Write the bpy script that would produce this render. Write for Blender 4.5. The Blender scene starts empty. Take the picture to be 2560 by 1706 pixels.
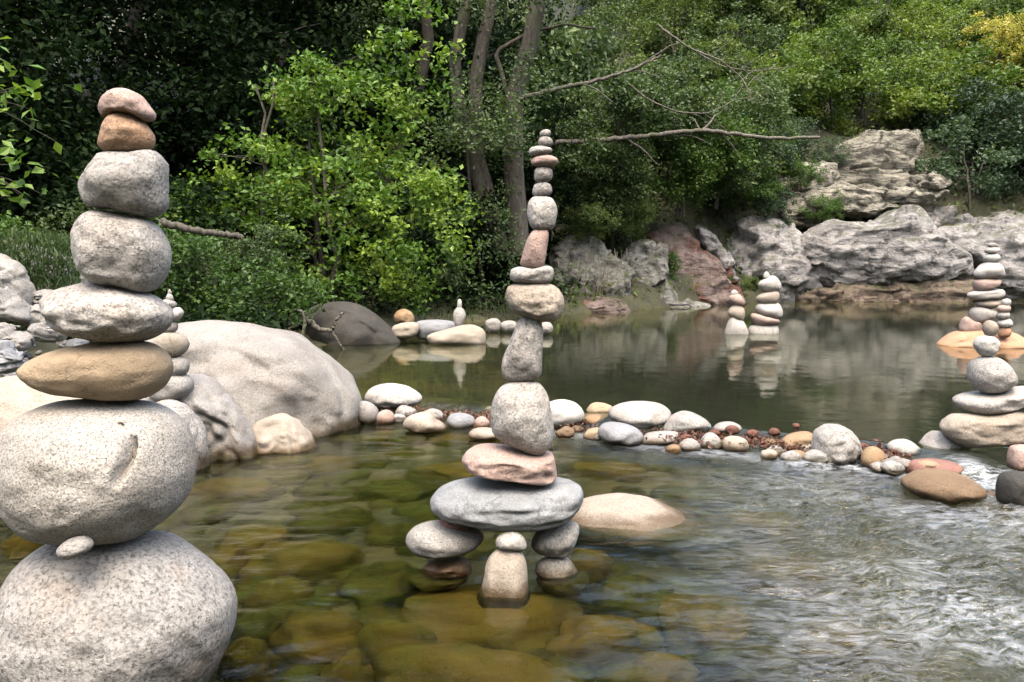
import bpy, bmesh, math, random
import numpy as np
from mathutils import Vector

# ------------------------------------------------------------------ camera, sky, sun, exposure
scene = bpy.context.scene
COL = scene.collection
CAM_H = 1.10                                   # metres above the lower water level
F_PX, CX, CY = 1991.0, 1280.0, 853.0           # 28 mm lens over a 2560 px wide picture
PITCH = math.atan((CY - 660.0) / F_PX)         # horizon lies at y = 660
cam_d = bpy.data.cameras.new("camera")
cam_d.sensor_width = 36.0
cam_d.lens = 28.0
cam_d.clip_start, cam_d.clip_end = 0.05, 600.0
cam = bpy.data.objects.new("camera", cam_d)
COL.objects.link(cam)
cam.location = (0, 0, CAM_H)
cam.rotation_euler = (math.pi / 2 - PITCH, 0, 0)
scene.camera = cam

SUN_DIR = Vector((0.03, -0.44, 0.95)).normalized()
world = bpy.data.worlds.new("World")
scene.world = world
world.use_nodes = True
wn = world.node_tree.nodes
wl = world.node_tree.links
sky = wn.new("ShaderNodeTexSky")
sky.sky_type = 'NISHITA'
sky.sun_disc = False
sky.sun_elevation = math.asin(SUN_DIR.z)
sky.sun_rotation = math.atan2(SUN_DIR.x, SUN_DIR.y)
sky.air_density = 1.5
sky.dust_density = 8.0
sky.ozone_density = 0.8
wn["Background"].inputs[1].default_value = 0.15
wl.new(sky.outputs[0], wn["Background"].inputs[0])

sun_d = bpy.data.lights.new("sun", 'SUN')
sun_d.energy = 0.6
sun_d.angle = math.radians(85)
sun_d.color = (1.0, 0.95, 0.88)
sun = bpy.data.objects.new("sun", sun_d)
COL.objects.link(sun)
sun.rotation_euler = SUN_DIR.to_track_quat('Z', 'Y').to_euler()
sun.location = (-6, -8, 14)

vs = scene.view_settings
vs.view_transform = 'Standard'
vs.look = 'None'
vs.gamma = 1.0
vs.use_curve_mapping = False
vs.exposure = 2.27

cy = scene.cycles
cy.use_denoising = True
cy.max_bounces = 7
cy.diffuse_bounces = 3
cy.glossy_bounces = 3
cy.transmission_bounces = 5
cy.transparent_max_bounces = 6
cy.caustics_reflective = False
cy.caustics_refractive = True
cy.sample_clamp_indirect = 4.0
cy.blur_glossy = 0.0

# ------------------------------------------------------------------ helpers
rng = np.random.default_rng(7)
random.seed(7)
SP, CP = math.sin(PITCH), math.cos(PITCH)

def ray(px, py):
    dx, dy = (px - CX) / F_PX, (CY - py) / F_PX
    return Vector((dx, CP + dy * SP, -SP + dy * CP))

def at(px, py, Y):
    """the point at distance Y (metres ahead) in the direction of a pixel"""
    r = ray(px, py)
    return Vector((0, 0, CAM_H)) + r * (Y / r.y)

def on_level(px, py, z=0.0):
    r = ray(px, py)
    return Vector((0, 0, CAM_H)) + r * ((z - CAM_H) / r.z)

def hash3(i, j, k):
    h = (i.astype(np.int64) * 374761393 + j.astype(np.int64) * 668265263 + k.astype(np.int64) * 2147483647 * 3 + 1442695041) & 0xFFFFFFFF
    h = ((h ^ (h >> 13)) * 1274126177) & 0xFFFFFFFF
    h = ((h ^ (h >> 15)) * 2246822519) & 0xFFFFFFFF
    return ((h ^ (h >> 16)) & 0xFFFFFF) / float(0xFFFFFF)

def vnoise(x, y, z=0.0):
    """smooth value noise in -1..1"""
    x, y = np.asarray(x, float), np.asarray(y, float)
    z = np.zeros_like(x) + z
    i, j, k = np.floor(x), np.floor(y), np.floor(z)
    fx, fy, fz = x - i, y - j, z - k
    u, v, w = (t * t * t * (t * (t * 6 - 15) + 10) for t in (fx, fy, fz))
    r = 0
    for a in (0, 1):
        for b in (0, 1):
            for c in (0, 1):
                wgt = (u if a else 1 - u) * (v if b else 1 - v) * (w if c else 1 - w)
                r = r + wgt * hash3(i + a, j + b, k + c)
    return r * 2 - 1

def fbm(x, y, z=0.0, octaves=4, gain=0.5):
    s, a, f = 0, 1.0, 1.0
    for o in range(octaves):
        s = s + a * vnoise(np.asarray(x) * f + 17.3 * o, np.asarray(y) * f - 9.1 * o, np.asarray(z) * f + 5.7 * o)
        a *= gain
        f *= 2.03
    return s

def smooth(a, b, x):
    t = np.clip((np.asarray(x, float) - a) / (b - a), 0, 1)
    return t * t * (3 - 2 * t)

def mesh_np(name, verts, faces, mat=None, smooth_shade=True, attrs=None):
    """faces: (n,3) or (n,4) integer array"""
    me = bpy.data.meshes.new(name)
    verts = np.asarray(verts, np.float32)
    faces = np.asarray(faces, np.int32)
    n, k = faces.shape
    me.vertices.add(len(verts))
    me.vertices.foreach_set("co", verts.ravel())
    me.loops.add(n * k)
    me.loops.foreach_set("vertex_index", faces.ravel())
    me.polygons.add(n)
    me.polygons.foreach_set("loop_start", np.arange(0, n * k, k, dtype=np.int32))
    me.polygons.foreach_set("loop_total", np.full(n, k, np.int32))
    me.polygons.foreach_set("use_smooth", np.full(n, bool(smooth_shade)))
    for an, av in (attrs or {}).items():
        at_ = me.attributes.new(an, 'FLOAT', 'POINT')
        at_.data.foreach_set("value", np.asarray(av, np.float32))
    me.update(calc_edges=True)
    if mat:
        me.materials.append(mat)
    return me

def link(name, me, parent=None, loc=(0, 0, 0), rot=(0, 0, 0), scale=(1, 1, 1)):
    o = bpy.data.objects.new(name, me)
    COL.objects.link(o)
    o.location, o.rotation_euler, o.scale = loc, rot, scale
    if parent:
        o.parent = parent
    return o

def tag(o, label=None, cat=None, group=None, kind=None):
    if label: o["label"] = label
    if cat: o["category"] = cat
    if group: o["group"] = group
    if kind: o["kind"] = kind
    return o

# ------------------------------------------------------------------ materials
def dim(c, k=0.46): return tuple(x * k for x in c)
def new_mat(name):
    m = bpy.data.materials.new(name)
    m.use_nodes = True
    nt = m.node_tree
    nt.nodes.clear()
    out = nt.nodes.new("ShaderNodeOutputMaterial")
    return m, nt, out

class NB:
    """small node builder"""
    def __init__(s, nt): s.nt = nt
    def n(s, t, **kw):
        nd = s.nt.nodes.new(t)
        for k, v in kw.items(): setattr(nd, k, v)
        return nd
    def l(s, a, b): s.nt.links.new(a, b)
    def noise(s, vec, scale, detail=3, rough=0.5, dist=0.0):
        nd = s.n("ShaderNodeTexNoise")
        nd.inputs["Scale"].default_value = scale
        nd.inputs["Detail"].default_value = detail
        nd.inputs["Roughness"].default_value = rough
        nd.inputs["Distortion"].default_value = dist
        if vec is not None: s.l(vec, nd.inputs["Vector"])
        return nd.outputs["Fac"]
    def ramp(s, fac, a, b, lo=0.0, hi=1.0):
        nd = s.n("ShaderNodeMapRange")
        nd.interpolation_type = 'SMOOTHSTEP'
        nd.inputs["From Min"].default_value = a
        nd.inputs["From Max"].default_value = b
        nd.inputs["To Min"].default_value = lo
        nd.inputs["To Max"].default_value = hi
        s.l(fac, nd.inputs["Value"])
        return nd.outputs["Result"]
    def mix(s, fac, a, b, mode='MIX'):
        nd = s.n("ShaderNodeMix", data_type='RGBA', blend_type=mode)
        for sock, v in ((nd.inputs[0], fac), (nd.inputs[6], a), (nd.inputs[7], b)):
            if isinstance(v, bpy.types.NodeSocket): s.l(v, sock)
            elif isinstance(v, (int, float)): sock.default_value = v
            else: sock.default_value = (*v, 1.0)
        return nd.outputs[2]
    def math(s, op, a, b=0.0):
        nd = s.n("ShaderNodeMath", operation=op)
        for sock, v in ((nd.inputs[0], a), (nd.inputs[1], b)):
            if isinstance(v, bpy.types.NodeSocket): s.l(v, sock)
            else: sock.default_value = v
        return nd.outputs[0]
    def coords(s, scale=(1, 1, 1)):
        tc = s.n("ShaderNodeTexCoord")
        oi = s.n("ShaderNodeObjectInfo")
        mu = s.math('MULTIPLY', oi.outputs["Random"], 61.0)
        va = s.n("ShaderNodeVectorMath", operation='ADD')
        s.l(tc.outputs["Object"], va.inputs[0]); s.l(mu, va.inputs[1])
        mp = s.n("ShaderNodeMapping")
        mp.inputs["Scale"].default_value = scale
        s.l(va.outputs[0], mp.inputs["Vector"])
        return mp.outputs[0]
    def bump(s, h, strength, dist, normal=None):
        nd = s.n("ShaderNodeBump")
        nd.inputs["Strength"].default_value = strength
        nd.inputs["Distance"].default_value = dist
        s.l(h, nd.inputs["Height"])
        if normal is not None: s.l(normal, nd.inputs["Normal"])
        return nd.outputs[0]

def stone_mat(name, base, fleck=0.8, fleck_col=(0.09, 0.085, 0.08), stain=(0.42, 0.27, 0.15), stain_amt=0.5,
              fscale=1.0, rough=0.8, level=0.0, wetband=0.05, light=(0.78, 0.76, 0.73), amber=False):
    """river granite: pale ground, dark mineral flecks, ochre stains; darker, glossier and algae-tinted where wet"""
    base, fleck_col, stain, light = dim(base, .50), dim(fleck_col), dim(stain, .5), dim(light, .5)
    m, nt, out = new_mat(name)
    b = NB(nt)
    co = b.coords()
    oi = b.n("ShaderNodeObjectInfo")
    gs = b.math('ADD', b.math('MULTIPLY', b.math('FRACT', b.math('MULTIPLY', oi.outputs["Random"], 7.31)), 0.75), 0.65)
    vg = b.n("ShaderNodeVectorMath", operation='SCALE'); b.l(co, vg.inputs[0]); b.l(gs, vg.inputs["Scale"])
    cg = vg.outputs[0]
    big = b.noise(co, 3.5, 4, 0.6)
    med = b.noise(co, 17, 4, 0.6)
    f1 = b.noise(cg, 150 * fscale, 4, 0.7)
    f2 = b.noise(cg, 75 * fscale, 4, 0.7)
    f3 = b.noise(cg, 230 * fscale, 3, 0.6)
    col = b.mix(b.ramp(big, 0.3, 0.72), tuple(c * 0.86 for c in base), tuple(min(c * 1.12, .85) for c in base))
    col = b.mix(b.math('MULTIPLY', b.ramp(b.noise(co, 5.3, 5, 0.62), 0.5, 0.72), stain_amt), col, stain)
    col = b.mix(b.ramp(b.noise(co, 1.9, 5, 0.65, .5), 0.46, 0.66, 0, .55), col, tuple(c * k for c, k in zip(base, (.72, .68, .66))))
    # mineral grain: a mottle of several grain sizes, then the dark and the white crystals
    grain = b.math('ADD', b.math('MULTIPLY', f1, .5), b.math('ADD', b.math('MULTIPLY', f2, .3), b.math('MULTIPLY', f3, .2)))
    col = b.mix(1.0, col, b.mix(b.ramp(grain, 0.40, 0.60), (1.12,) * 3, tuple(1.12 - .62 * fleck + k for k in (0, .005, .01))), 'MULTIPLY')
    col = b.mix(b.ramp(f3, 0.55, 0.70, 0, 0.5 * min(1, fleck)), col, light)
    col = b.mix(b.math('MULTIPLY', b.ramp(f1, 0.555, 0.64), fleck * .9), col, fleck_col)
    col = b.mix(b.math('MULTIPLY', b.ramp(f2, 0.60, 0.69), fleck * 0.6), col, tuple(min(1, c * 1.9 + .03) for c in fleck_col))
    col = b.mix(b.ramp(med, 0.35, 0.7, 0.0, 0.25), col, tuple(c * 0.55 for c in base))
    vein = b.ramp(b.math('ABSOLUTE', b.math('SUBTRACT', b.noise(co, 2.6, 5, .55, .6), .5)), .010, .001, 0, .55)
    vein = b.math('MULTIPLY', vein, b.ramp(b.noise(co, 1.7, 2), .5, .58))
    col = b.mix(vein, col, tuple(c * .38 for c in base))
    # wet line and algae below it
    geo = b.n("ShaderNodeNewGeometry")
    sep = b.n("ShaderNodeSeparateXYZ"); b.l(geo.outputs["Position"], sep.inputs[0])
    wob = b.math('MULTIPLY', b.math('SUBTRACT', b.noise(co, 9, 3), 0.5), wetband * 1.5)
    zz = b.math('ADD', sep.outputs["Z"], wob)
    wet = b.ramp(zz, level + wetband, level + wetband * 0.15)
    under = b.ramp(zz, level + wetband * 0.2, level - 0.05)
    alg = b.mix(b.ramp(b.noise(co, 11, 4, 0.65), 0.35, 0.65), (0.056, 0.048, 0.010), (0.050, 0.064, 0.013))
    alg = b.mix(b.ramp(b.noise(co, 5, 5, 0.7, 1.0), 0.48, 0.62, 0, .8), alg, (0.018, 0.017, 0.005))
    if amber: alg = b.mix(b.ramp(b.noise(co, 5, 5, 0.65, .8), 0.35, 0.65), (0.115, 0.080, 0.017), (0.085, 0.080, 0.015))
    wetc = b.mix(1.0, col, (0.36, 0.29, 0.20), 'MULTIPLY')
    col = b.mix(wet, col, wetc)
    col = b.mix(b.math('MULTIPLY', under, 0.85), col, b.mix(0.35, alg, b.mix(1.0, alg, col, 'MULTIPLY')))
    bs = b.n("ShaderNodeBsdfPrincipled")
    b.l(col, bs.inputs["Base Color"])
    b.l(b.ramp(b.math('SUBTRACT', wet, under), 0, 1, rough, 0.32), bs.inputs["Roughness"])
    b.l(b.ramp(under, 0, 1, 0.3, 0.03), bs.inputs["Specular IOR Level"])
    n1 = b.bump(b.noise(co, 30, 5, .65), 0.55, 0.012)
    pit = b.ramp(b.noise(co, 48, 2, .5), .34, .40)
    n1 = b.bump(pit, 0.35, 0.006, n1)
    n2 = b.bump(b.mix(0.5, f1, f2), 0.7, 0.005, n1)
    b.l(n2, bs.inputs["Normal"])
    b.l(bs.outputs[0], out.inputs[0])
    return m

M = {}
M['white'] = stone_mat("white_granite", (0.53, 0.515, 0.49), 0.75, stain_amt=0.28)
M['bright'] = stone_mat("bright_granite", (0.60, 0.59, 0.565), 0.45, stain_amt=0.12)
M['grey'] = stone_mat("grey_granite", (0.43, 0.42, 0.40), 0.7, stain_amt=0.25)
M['boulder'] = stone_mat("boulder_granite", (0.45, 0.44, 0.425), 0.9, stain_amt=0.5, stain=(0.44, 0.34, 0.25), wetband=.13)
M['crackrock'] = stone_mat("cracked_granite", (0.54, 0.52, 0.48), 0.95, stain_amt=0.6, stain=(0.40, 0.30, 0.21))
M['bigrock'] = stone_mat("big_boulder_granite", (0.42, 0.405, 0.38), 0.95, stain_amt=0.6, stain=(0.41, 0.34, 0.285), wetband=.13)
M['cream'] = stone_mat("cream_granite", (0.47, 0.415, 0.345), 0.45, stain_amt=0.45, stain=(0.50, 0.36, 0.22))
M['tan'] = stone_mat("tan_sandstone", (0.42, 0.325, 0.215), 0.22, stain_amt=0.35, stain=(0.35, 0.24, 0.13), fscale=1.2)
M['ochre'] = stone_mat("ochre_stone", (0.38, 0.265, 0.155), 0.35, stain_amt=0.5, stain=(0.32, 0.15, 0.05))
M['orange'] = stone_mat("orange_granite", (0.52, 0.34, 0.22), 0.55, stain=(0.45, 0.22, 0.09), stain_amt=0.7)
M['pink'] = stone_mat("pink_granite", (0.56, 0.42, 0.37), 0.45, stain=(0.47, 0.28, 0.21), stain_amt=0.45)
M['salmon'] = stone_mat("salmon_stone", (0.58, 0.33, 0.20), 0.25, stain=(0.56, 0.40, 0.30), stain_amt=0.6)
M['red'] = stone_mat("red_stone", (0.34, 0.18, 0.145), 0.3, stain=(0.30, 0.11, 0.07), stain_amt=0.5)
M['rust'] = stone_mat("rust_pebble", (0.20, 0.085, 0.06), 0.5, stain=(0.12, 0.05, 0.035), stain_amt=0.6, light=(.35, .25, .2))
M['blue'] = stone_mat("blue_grey_stone", (0.355, 0.385, 0.41), 0.55, stain=(0.48, 0.50, 0.50), stain_amt=0.5, fleck_col=(0.16, 0.18, 0.20))
M['dark'] = stone_mat("dark_stone", (0.055, 0.053, 0.048), 0.4, stain=(0.12, 0.10, 0.07), stain_amt=0.6, light=(0.25, 0.25, 0.24), fleck_col=(0.03, 0.03, 0.03))
M['brown'] = stone_mat("brown_stone", (0.25, 0.17, 0.10), 0.5, stain=(0.20, 0.11, 0.05), stain_amt=0.6, light=(0.5, 0.45, 0.4))
M['algae'] = stone_mat("algae_stone", (0.21, 0.18, 0.06), 0.3, stain=(0.24, 0.15, 0.05), stain_amt=0.7, light=(0.3, 0.28, 0.14), fscale=.6)
M['amber'] = stone_mat("amber_stone", (0.25, 0.18, 0.07), 0.3, stain=(0.26, 0.20, 0.06), stain_amt=0.7, light=(0.4, 0.32, 0.16), fscale=.6, amber=True)
M['slate'] = stone_mat("slate_grey_rock", (0.34, 0.36, 0.39), 0.3, stain=(0.28, 0.28, 0.27), stain_amt=0.5)

def cliff_mat(name, base, dark, moss_amt=0.5, strata=0.0, patch=None):
    base, dark = dim(base), dim(dark)
    patch = dim(patch) if patch else None
    m, nt, out = new_mat(name)
    b = NB(nt)
    co = b.coords()
    flat = b.coords((1, 1, 4.5))
    n1 = b.noise(co, 0.8, 6, 0.62)
    n2 = b.noise(co, 4.5, 6, 0.68)
    n3 = b.noise(flat, 1.6, 6, 0.6, 0.6)
    col = b.mix(b.ramp(n1, 0.35, 0.65), tuple(c * .75 for c in base), tuple(c * 1.15 for c in base))
    col = b.mix(b.ramp(n2, 0.50, 0.63, 0, 0.85), col, dark)
    col = b.mix(b.ramp(b.noise(co, 11, 4, .7), .54, .66, 0, .7), col, tuple(min(c * 1.55, .75) for c in base))
    if patch: col = b.mix(b.ramp(b.noise(co, 1.1, 4, .6), .48, .6, 0, .8), col, patch)
    geo = b.n("ShaderNodeNewGeometry")
    sep = b.n("ShaderNodeSeparateXYZ"); b.l(geo.outputs["Normal"], sep.inputs[0])
    mo = b.math('MULTIPLY', b.ramp(sep.outputs["Z"], 0.25, 0.8), b.ramp(b.noise(co, 1.7, 5, .65), .42, .6, 0, moss_amt))
    col = b.mix(mo, col, (0.03, 0.038, 0.011))
    bs = b.n("ShaderNodeBsdfPrincipled")
    b.l(col, bs.inputs["Base Color"])
    bs.inputs["Roughness"].default_value = 0.85
    bs.inputs["Specular IOR Level"].default_value = 0.25
    nr = b.bump(n2, 0.8, 0.16)
    nr = b.bump(n3, 0.4 + strata, 0.25, nr)
    b.l(nr, bs.inputs["Normal"])
    b.l(bs.outputs[0], out.inputs[0])
    return m

M['cliff'] = cliff_mat("grey_cliff", (0.44, 0.43, 0.43), (0.12, 0.117, 0.12), 0.7)
M['ledge'] = cliff_mat("pale_ledge_rock", (0.46, 0.44, 0.37), (0.14, 0.13, 0.11), 0.35, 0.5)
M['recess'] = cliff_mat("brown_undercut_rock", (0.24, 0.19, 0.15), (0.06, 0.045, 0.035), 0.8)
M['redrock'] = cliff_mat("red_brown_rock", (0.30, 0.235, 0.22), (0.11, 0.07, 0.06), 0.5, 0.2, patch=(0.20, 0.085, 0.06))
M['mossrock'] = cliff_mat("mossy_rock", (0.30, 0.30, 0.28), (0.09, 0.09, 0.08), 1.0)

def leaf_mat(name, dark, mid, lite, trans=0.35, rough=0.5, vary=0.25, spec=.3):
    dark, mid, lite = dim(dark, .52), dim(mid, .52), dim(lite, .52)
    m, nt, out = new_mat(name)
    b = NB(nt)
    a = b.n("ShaderNodeAttribute"); a.attribute_name = "tint"
    oi = b.n("ShaderNodeObjectInfo")
    t = b.math('ADD', a.outputs["Fac"], b.math('MULTIPLY', b.math('SUBTRACT', oi.outputs["Random"], 0.5), vary))
    r = b.n("ShaderNodeValToRGB")
    e = r.color_ramp.elements
    e[0].position, e[0].color = 0.05, (*dark, 1)
    e[1].position, e[1].color = 0.95, (*lite, 1)
    k = e.new(0.5); k.color = (*mid, 1)
    b.l(t, r.inputs[0])
    bs = b.n("ShaderNodeBsdfPrincipled")
    b.l(r.outputs[0], bs.inputs["Base Color"])
    bs.inputs["Roughness"].default_value = rough
    bs.inputs["Specular IOR Level"].default_value = spec
    tr = b.n("ShaderNodeBsdfTranslucent")
    b.l(b.mix(1.0, r.outputs[0], (1.15, 1.2, 0.6), 'MULTIPLY'), tr.inputs[0])
    mx = b.n("ShaderNodeMixShader"); mx.inputs[0].default_value = trans
    b.l(bs.outputs[0], mx.inputs[1]); b.l(tr.outputs[0], mx.inputs[2])
    b.l(mx.outputs[0], out.inputs[0])
    return m

L = {}
L['alder'] = leaf_mat("alder_leaves", (0.05, 0.125, 0.02), (0.13, 0.27, 0.037), (0.29, 0.43, 0.06))
L['bush'] = leaf_mat("bush_leaves", (0.035, 0.085, 0.02), (0.075, 0.165, 0.03), (0.15, 0.25, 0.045))
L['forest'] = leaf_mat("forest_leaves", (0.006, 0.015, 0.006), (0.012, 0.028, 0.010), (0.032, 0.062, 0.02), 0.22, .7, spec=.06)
L['oak'] = leaf_mat("oak_leaves", (0.04, 0.08, 0.026), (0.08, 0.14, 0.045), (0.15, 0.22, 0.075), 0.33)
L['olive'] = leaf_mat("olive_leaves", (0.05, 0.095, 0.025), (0.105, 0.17, 0.042), (0.20, 0.26, 0.075), 0.38)
L['lime'] = leaf_mat("lime_leaves", (0.06, 0.125, 0.022), (0.135, 0.23, 0.038), (0.27, 0.34, 0.065), 0.38)
L['yellow'] = leaf_mat("sunlit_yellow_leaves", (0.22, 0.25, 0.04), (0.48, 0.45, 0.08), (0.75, 0.68, 0.2), 0.4)  # sunlight on the far foliage, painted as yellow leaf colour
L['blue'] = leaf_mat("blue_green_leaves", (0.035, 0.07, 0.04), (0.065, 0.12, 0.062), (0.12, 0.19, 0.09), 0.3)
L['dry'] = leaf_mat("dry_grass", (0.07, 0.06, 0.04), (0.16, 0.145, 0.11), (0.30, 0.28, 0.22), 0.25)
L['grass'] = leaf_mat("bank_grass", (0.03, 0.06, 0.013), (0.065, 0.115, 0.022), (0.12, 0.16, 0.04), 0.3)
L['litter'] = leaf_mat("leaf_litter", (0.05, 0.02, 0.014), (0.13, 0.05, 0.03), (0.22, 0.11, 0.065), 0.15)

def bark_mat(name, a, c):
    a, c = dim(a), dim(c)
    m, nt, out = new_mat(name)
    b = NB(nt)
    co = b.coords((3, 3, 0.8))
    n = b.noise(co, 9, 5, .65)
    col = b.mix(b.ramp(n, .35, .68), a, c)
    col = b.mix(b.ramp(b.noise(b.coords(), 2.2, 4), .52, .66, 0, .6), col, (0.035, 0.045, 0.018))
    bs = b.n("ShaderNodeBsdfPrincipled")
    b.l(col, bs.inputs["Base Color"]); bs.inputs["Roughness"].default_value = .9
    b.l(b.bump(n, .7, .02), bs.inputs["Normal"])
    b.l(bs.outputs[0], out.inputs[0])
    return m
M['bark'] = bark_mat("grey_bark", (0.045, 0.039, 0.031), (0.135, 0.122, 0.10))
M['deadwood'] = bark_mat("bleached_wood", (0.09, 0.08, 0.065), (0.24, 0.22, 0.19))
M['darkbark'] = bark_mat("dark_bark", (0.025, 0.02, 0.016), (0.075, 0.06, 0.045))

def ground_mat():
    m, nt, out = new_mat("earth_and_riverbed")
    b = NB(nt)
    tc = b.n("ShaderNodeTexCoord"); co = tc.outputs["Object"]
    geo = b.n("ShaderNodeNewGeometry")
    sep = b.n("ShaderNodeSeparateXYZ"); b.l(geo.outputs["Position"], sep.inputs[0])
    n1 = b.noise(co, 1.3, 5, .6); n2 = b.noise(co, 9, 5, .65)
    earth = b.mix(b.ramp(n1, .35, .65), (0.016, 0.015, 0.008), (0.034, 0.034, 0.014))
    earth = b.mix(b.ramp(n2, .45, .7), earth, (0.025, 0.034, 0.010))
    bed = b.mix(b.ramp(n1, .4, .62), (0.013, 0.014, 0.004), (0.05, 0.038, 0.009))
    bed = b.mix(b.ramp(n2, .45, .65, 0, .8), bed, (0.045, 0.048, 0.011))
    bed = b.mix(b.ramp(sep.outputs["Z"], -0.42, -0.68), bed, (0.007, 0.009, 0.003))
    col = b.mix(b.ramp(sep.outputs["Z"], 0.02, 0.14), bed, earth)
    bs = b.n("ShaderNodeBsdfPrincipled")
    b.l(col, bs.inputs["Base Color"]); bs.inputs["Roughness"].default_value = .9
    b.l(b.bump(n2, .8, .05), bs.inputs["Normal"])
    b.l(bs.outputs[0], out.inputs[0])
    return m
M['ground'] = ground_mat()

def water_mat():
    m, nt, out = new_mat("stream_water")
    b = NB(nt)
    tc = b.n("ShaderNodeTexCoord")
    mp = b.n("ShaderNodeMapping"); mp.inputs["Scale"].default_value = (0.55, 1.0, 1.0)
    mp.inputs["Rotation"].default_value = (0, 0, math.radians(-6))
    b.l(tc.outputs["Object"], mp.inputs["Vector"])
    at_ = b.n("ShaderNodeAttribute"); at_.attribute_name = "turb"
    af = b.n("ShaderNodeAttribute"); af.attribute_name = "foam_sheen"
    n1 = b.noise(mp.outputs[0], 19, 3, .55, .5)
    n2 = b.noise(mp.outputs[0], 52, 3, .6, .5)
    h = b.math('ADD', n1, b.math('MULTIPLY', n2, .6))
    h = b.math('MULTIPLY', h, b.ramp(at_.outputs["Fac"], 0, 1, 0.007, 1.0))
    nr = b.bump(h, 1.0, 0.030)
    gl = b.n("ShaderNodeBsdfGlass")
    gl.inputs["IOR"].default_value = 1.333
    gl.inputs["Roughness"].default_value = 0.0
    gl.inputs["Color"].default_value = (0.93, 0.95, 0.86, 1)
    b.l(nr, gl.inputs["Normal"])
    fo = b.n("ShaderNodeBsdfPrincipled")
    fo.inputs["Base Color"].default_value = (0.68, 0.75, 0.85, 1)  # bluish white, shared by the foam and the painted sky sheen
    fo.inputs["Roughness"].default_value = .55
    b.l(nr, fo.inputs["Normal"])
    mp2 = b.n("ShaderNodeMapping"); mp2.inputs["Scale"].default_value = (0.33, 1.0, 1.0)
    mp2.inputs["Rotation"].default_value = (0, 0, math.radians(12))
    b.l(tc.outputs["Object"], mp2.inputs["Vector"])
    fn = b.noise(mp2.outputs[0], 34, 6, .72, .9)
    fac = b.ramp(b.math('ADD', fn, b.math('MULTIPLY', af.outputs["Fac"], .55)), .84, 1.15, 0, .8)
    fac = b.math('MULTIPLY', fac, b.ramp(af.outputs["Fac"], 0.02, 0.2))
    # silver sky reflection painted as a whitish layer over the riffle, with its bubbles
    sky_sheen = b.math('MULTIPLY', b.math('MULTIPLY', af.outputs["Fac"], .60), b.ramp(fn, .38, .66))
    fac = b.math('MAXIMUM', fac, sky_sheen)
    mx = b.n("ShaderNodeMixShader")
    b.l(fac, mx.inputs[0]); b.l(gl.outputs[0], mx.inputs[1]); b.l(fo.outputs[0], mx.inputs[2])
    b.l(mx.outputs[0], out.inputs[0])
    return m
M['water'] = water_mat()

# ------------------------------------------------------------------ terrain: river bed, banks, hillside
BANK = [(-9, -60), (-5.5, -12), (-3.6, 0), (-2.3, 3), (-1.75, 4.4), (-1.45, 6), (-1.7, 8), (-2.1, 10), (-1.5, 12.5), (0.2, 14.8), (2.2, 17.2),
        (4.5, 19.6), (7.5, 22.2), (12, 22.9), (16, 22.6), (34, 20)]
POLY = BANK + [(120, 10), (120, 140), (-120, 140), (-120, -60)]
DAM = [(-2.6, 7.2)] + [tuple(on_level(px, py, .02).xy) for px, py in
       ((890, 1012), (1150, 1040), (1400, 1062), (1650, 1096), (1900, 1120), (2200, 1150), (2400, 1165), (2560, 1168))] + [(5.2, 3.9), (9.0, 3.2), (16, 2.6)]
dam_x = np.array([p[0] for p in DAM]); dam_y = np.array([p[1] for p in DAM])
POOL = 0.07                                    # the pool above the stone dam stands this much higher

def bank_dist(x, y):
    """signed distance to the bank line, positive on land"""
    x, y = np.asarray(x, float), np.asarray(y, float)
    best = np.full(x.shape, 1e9)
    for (x0, y0), (x1, y1) in zip(BANK[:-1], BANK[1:]):
        dx, dy = x1 - x0, y1 - y0
        t = np.clip(((x - x0) * dx + (y - y0) * dy) / (dx * dx + dy * dy), 0, 1)
        best = np.minimum(best, np.hypot(x - x0 - t * dx, y - y0 - t * dy))
    inside = np.zeros(x.shape, bool)
    n = len(POLY)
    for i in range(n):
        (x0, y0), (x1, y1) = POLY[i], POLY[(i + 1) % n]
        c = ((y0 > y) != (y1 > y)) & (x < (x1 - x0) * (y - y0) / ((y1 - y0) if y1 != y0 else 1e-9) + x0)
        inside ^= c
    return np.where(inside, best, -best)

def terrain(x, y):
    x, y = np.asarray(x, float), np.asarray(y, float)
    d = bank_dist(x, y)
    dd = y - np.interp(x, dam_x, dam_y)
    up = smooth(0.0, 0.8, dd)
    bed = -(0.30 + 0.05 * smooth(0, 3, -d)) * (1 - up) - up * (0.30 + 0.75 * smooth(0.3, 4.0, -d))
    bed = bed + 0.05 * fbm(x * 2.2, y * 2.2, 3.0, 3) * (1 - up * .4)
    bed = np.maximum(bed, -0.03 - 1.6 * np.abs(dd) ** 1.3) if True else bed
    bed = bed + smooth(13, 20, x) * 1.2
    right = smooth(0.0, 5.0, x)
    lft = 0.10 + 0.16 * np.minimum(d, 4) + 0.42 * np.maximum(d - 4, 0)
    rgt = 0.25 + 1.15 * np.minimum(d, 4.5) + 0.58 * np.maximum(d - 4.5, 0)
    land = lft * (1 - right) + rgt * right
    land = np.minimum(land, 30 + 0.1 * d) + fbm(x * .35, y * .35, 1.0, 4) * np.minimum(0.5, 0.1 * np.maximum(d, 0)) + 0.05 * fbm(x * 1.9, y * 1.9, 8.0, 3)
    land = land * (1 - .55 * smooth(14, 34, x) * smooth(60, 30, y))  # hillside shaped lower on the right so more sky reflects in the stream
    back = 1.25 * np.maximum(-5.0 - y, 0)  # unseen slope behind the camera, added to cut sky light on the stones
    bed = bed + np.minimum(back, 22)
    e = smooth(-0.35, 0.45, d)
    return bed * (1 - e) + land * e

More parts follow.
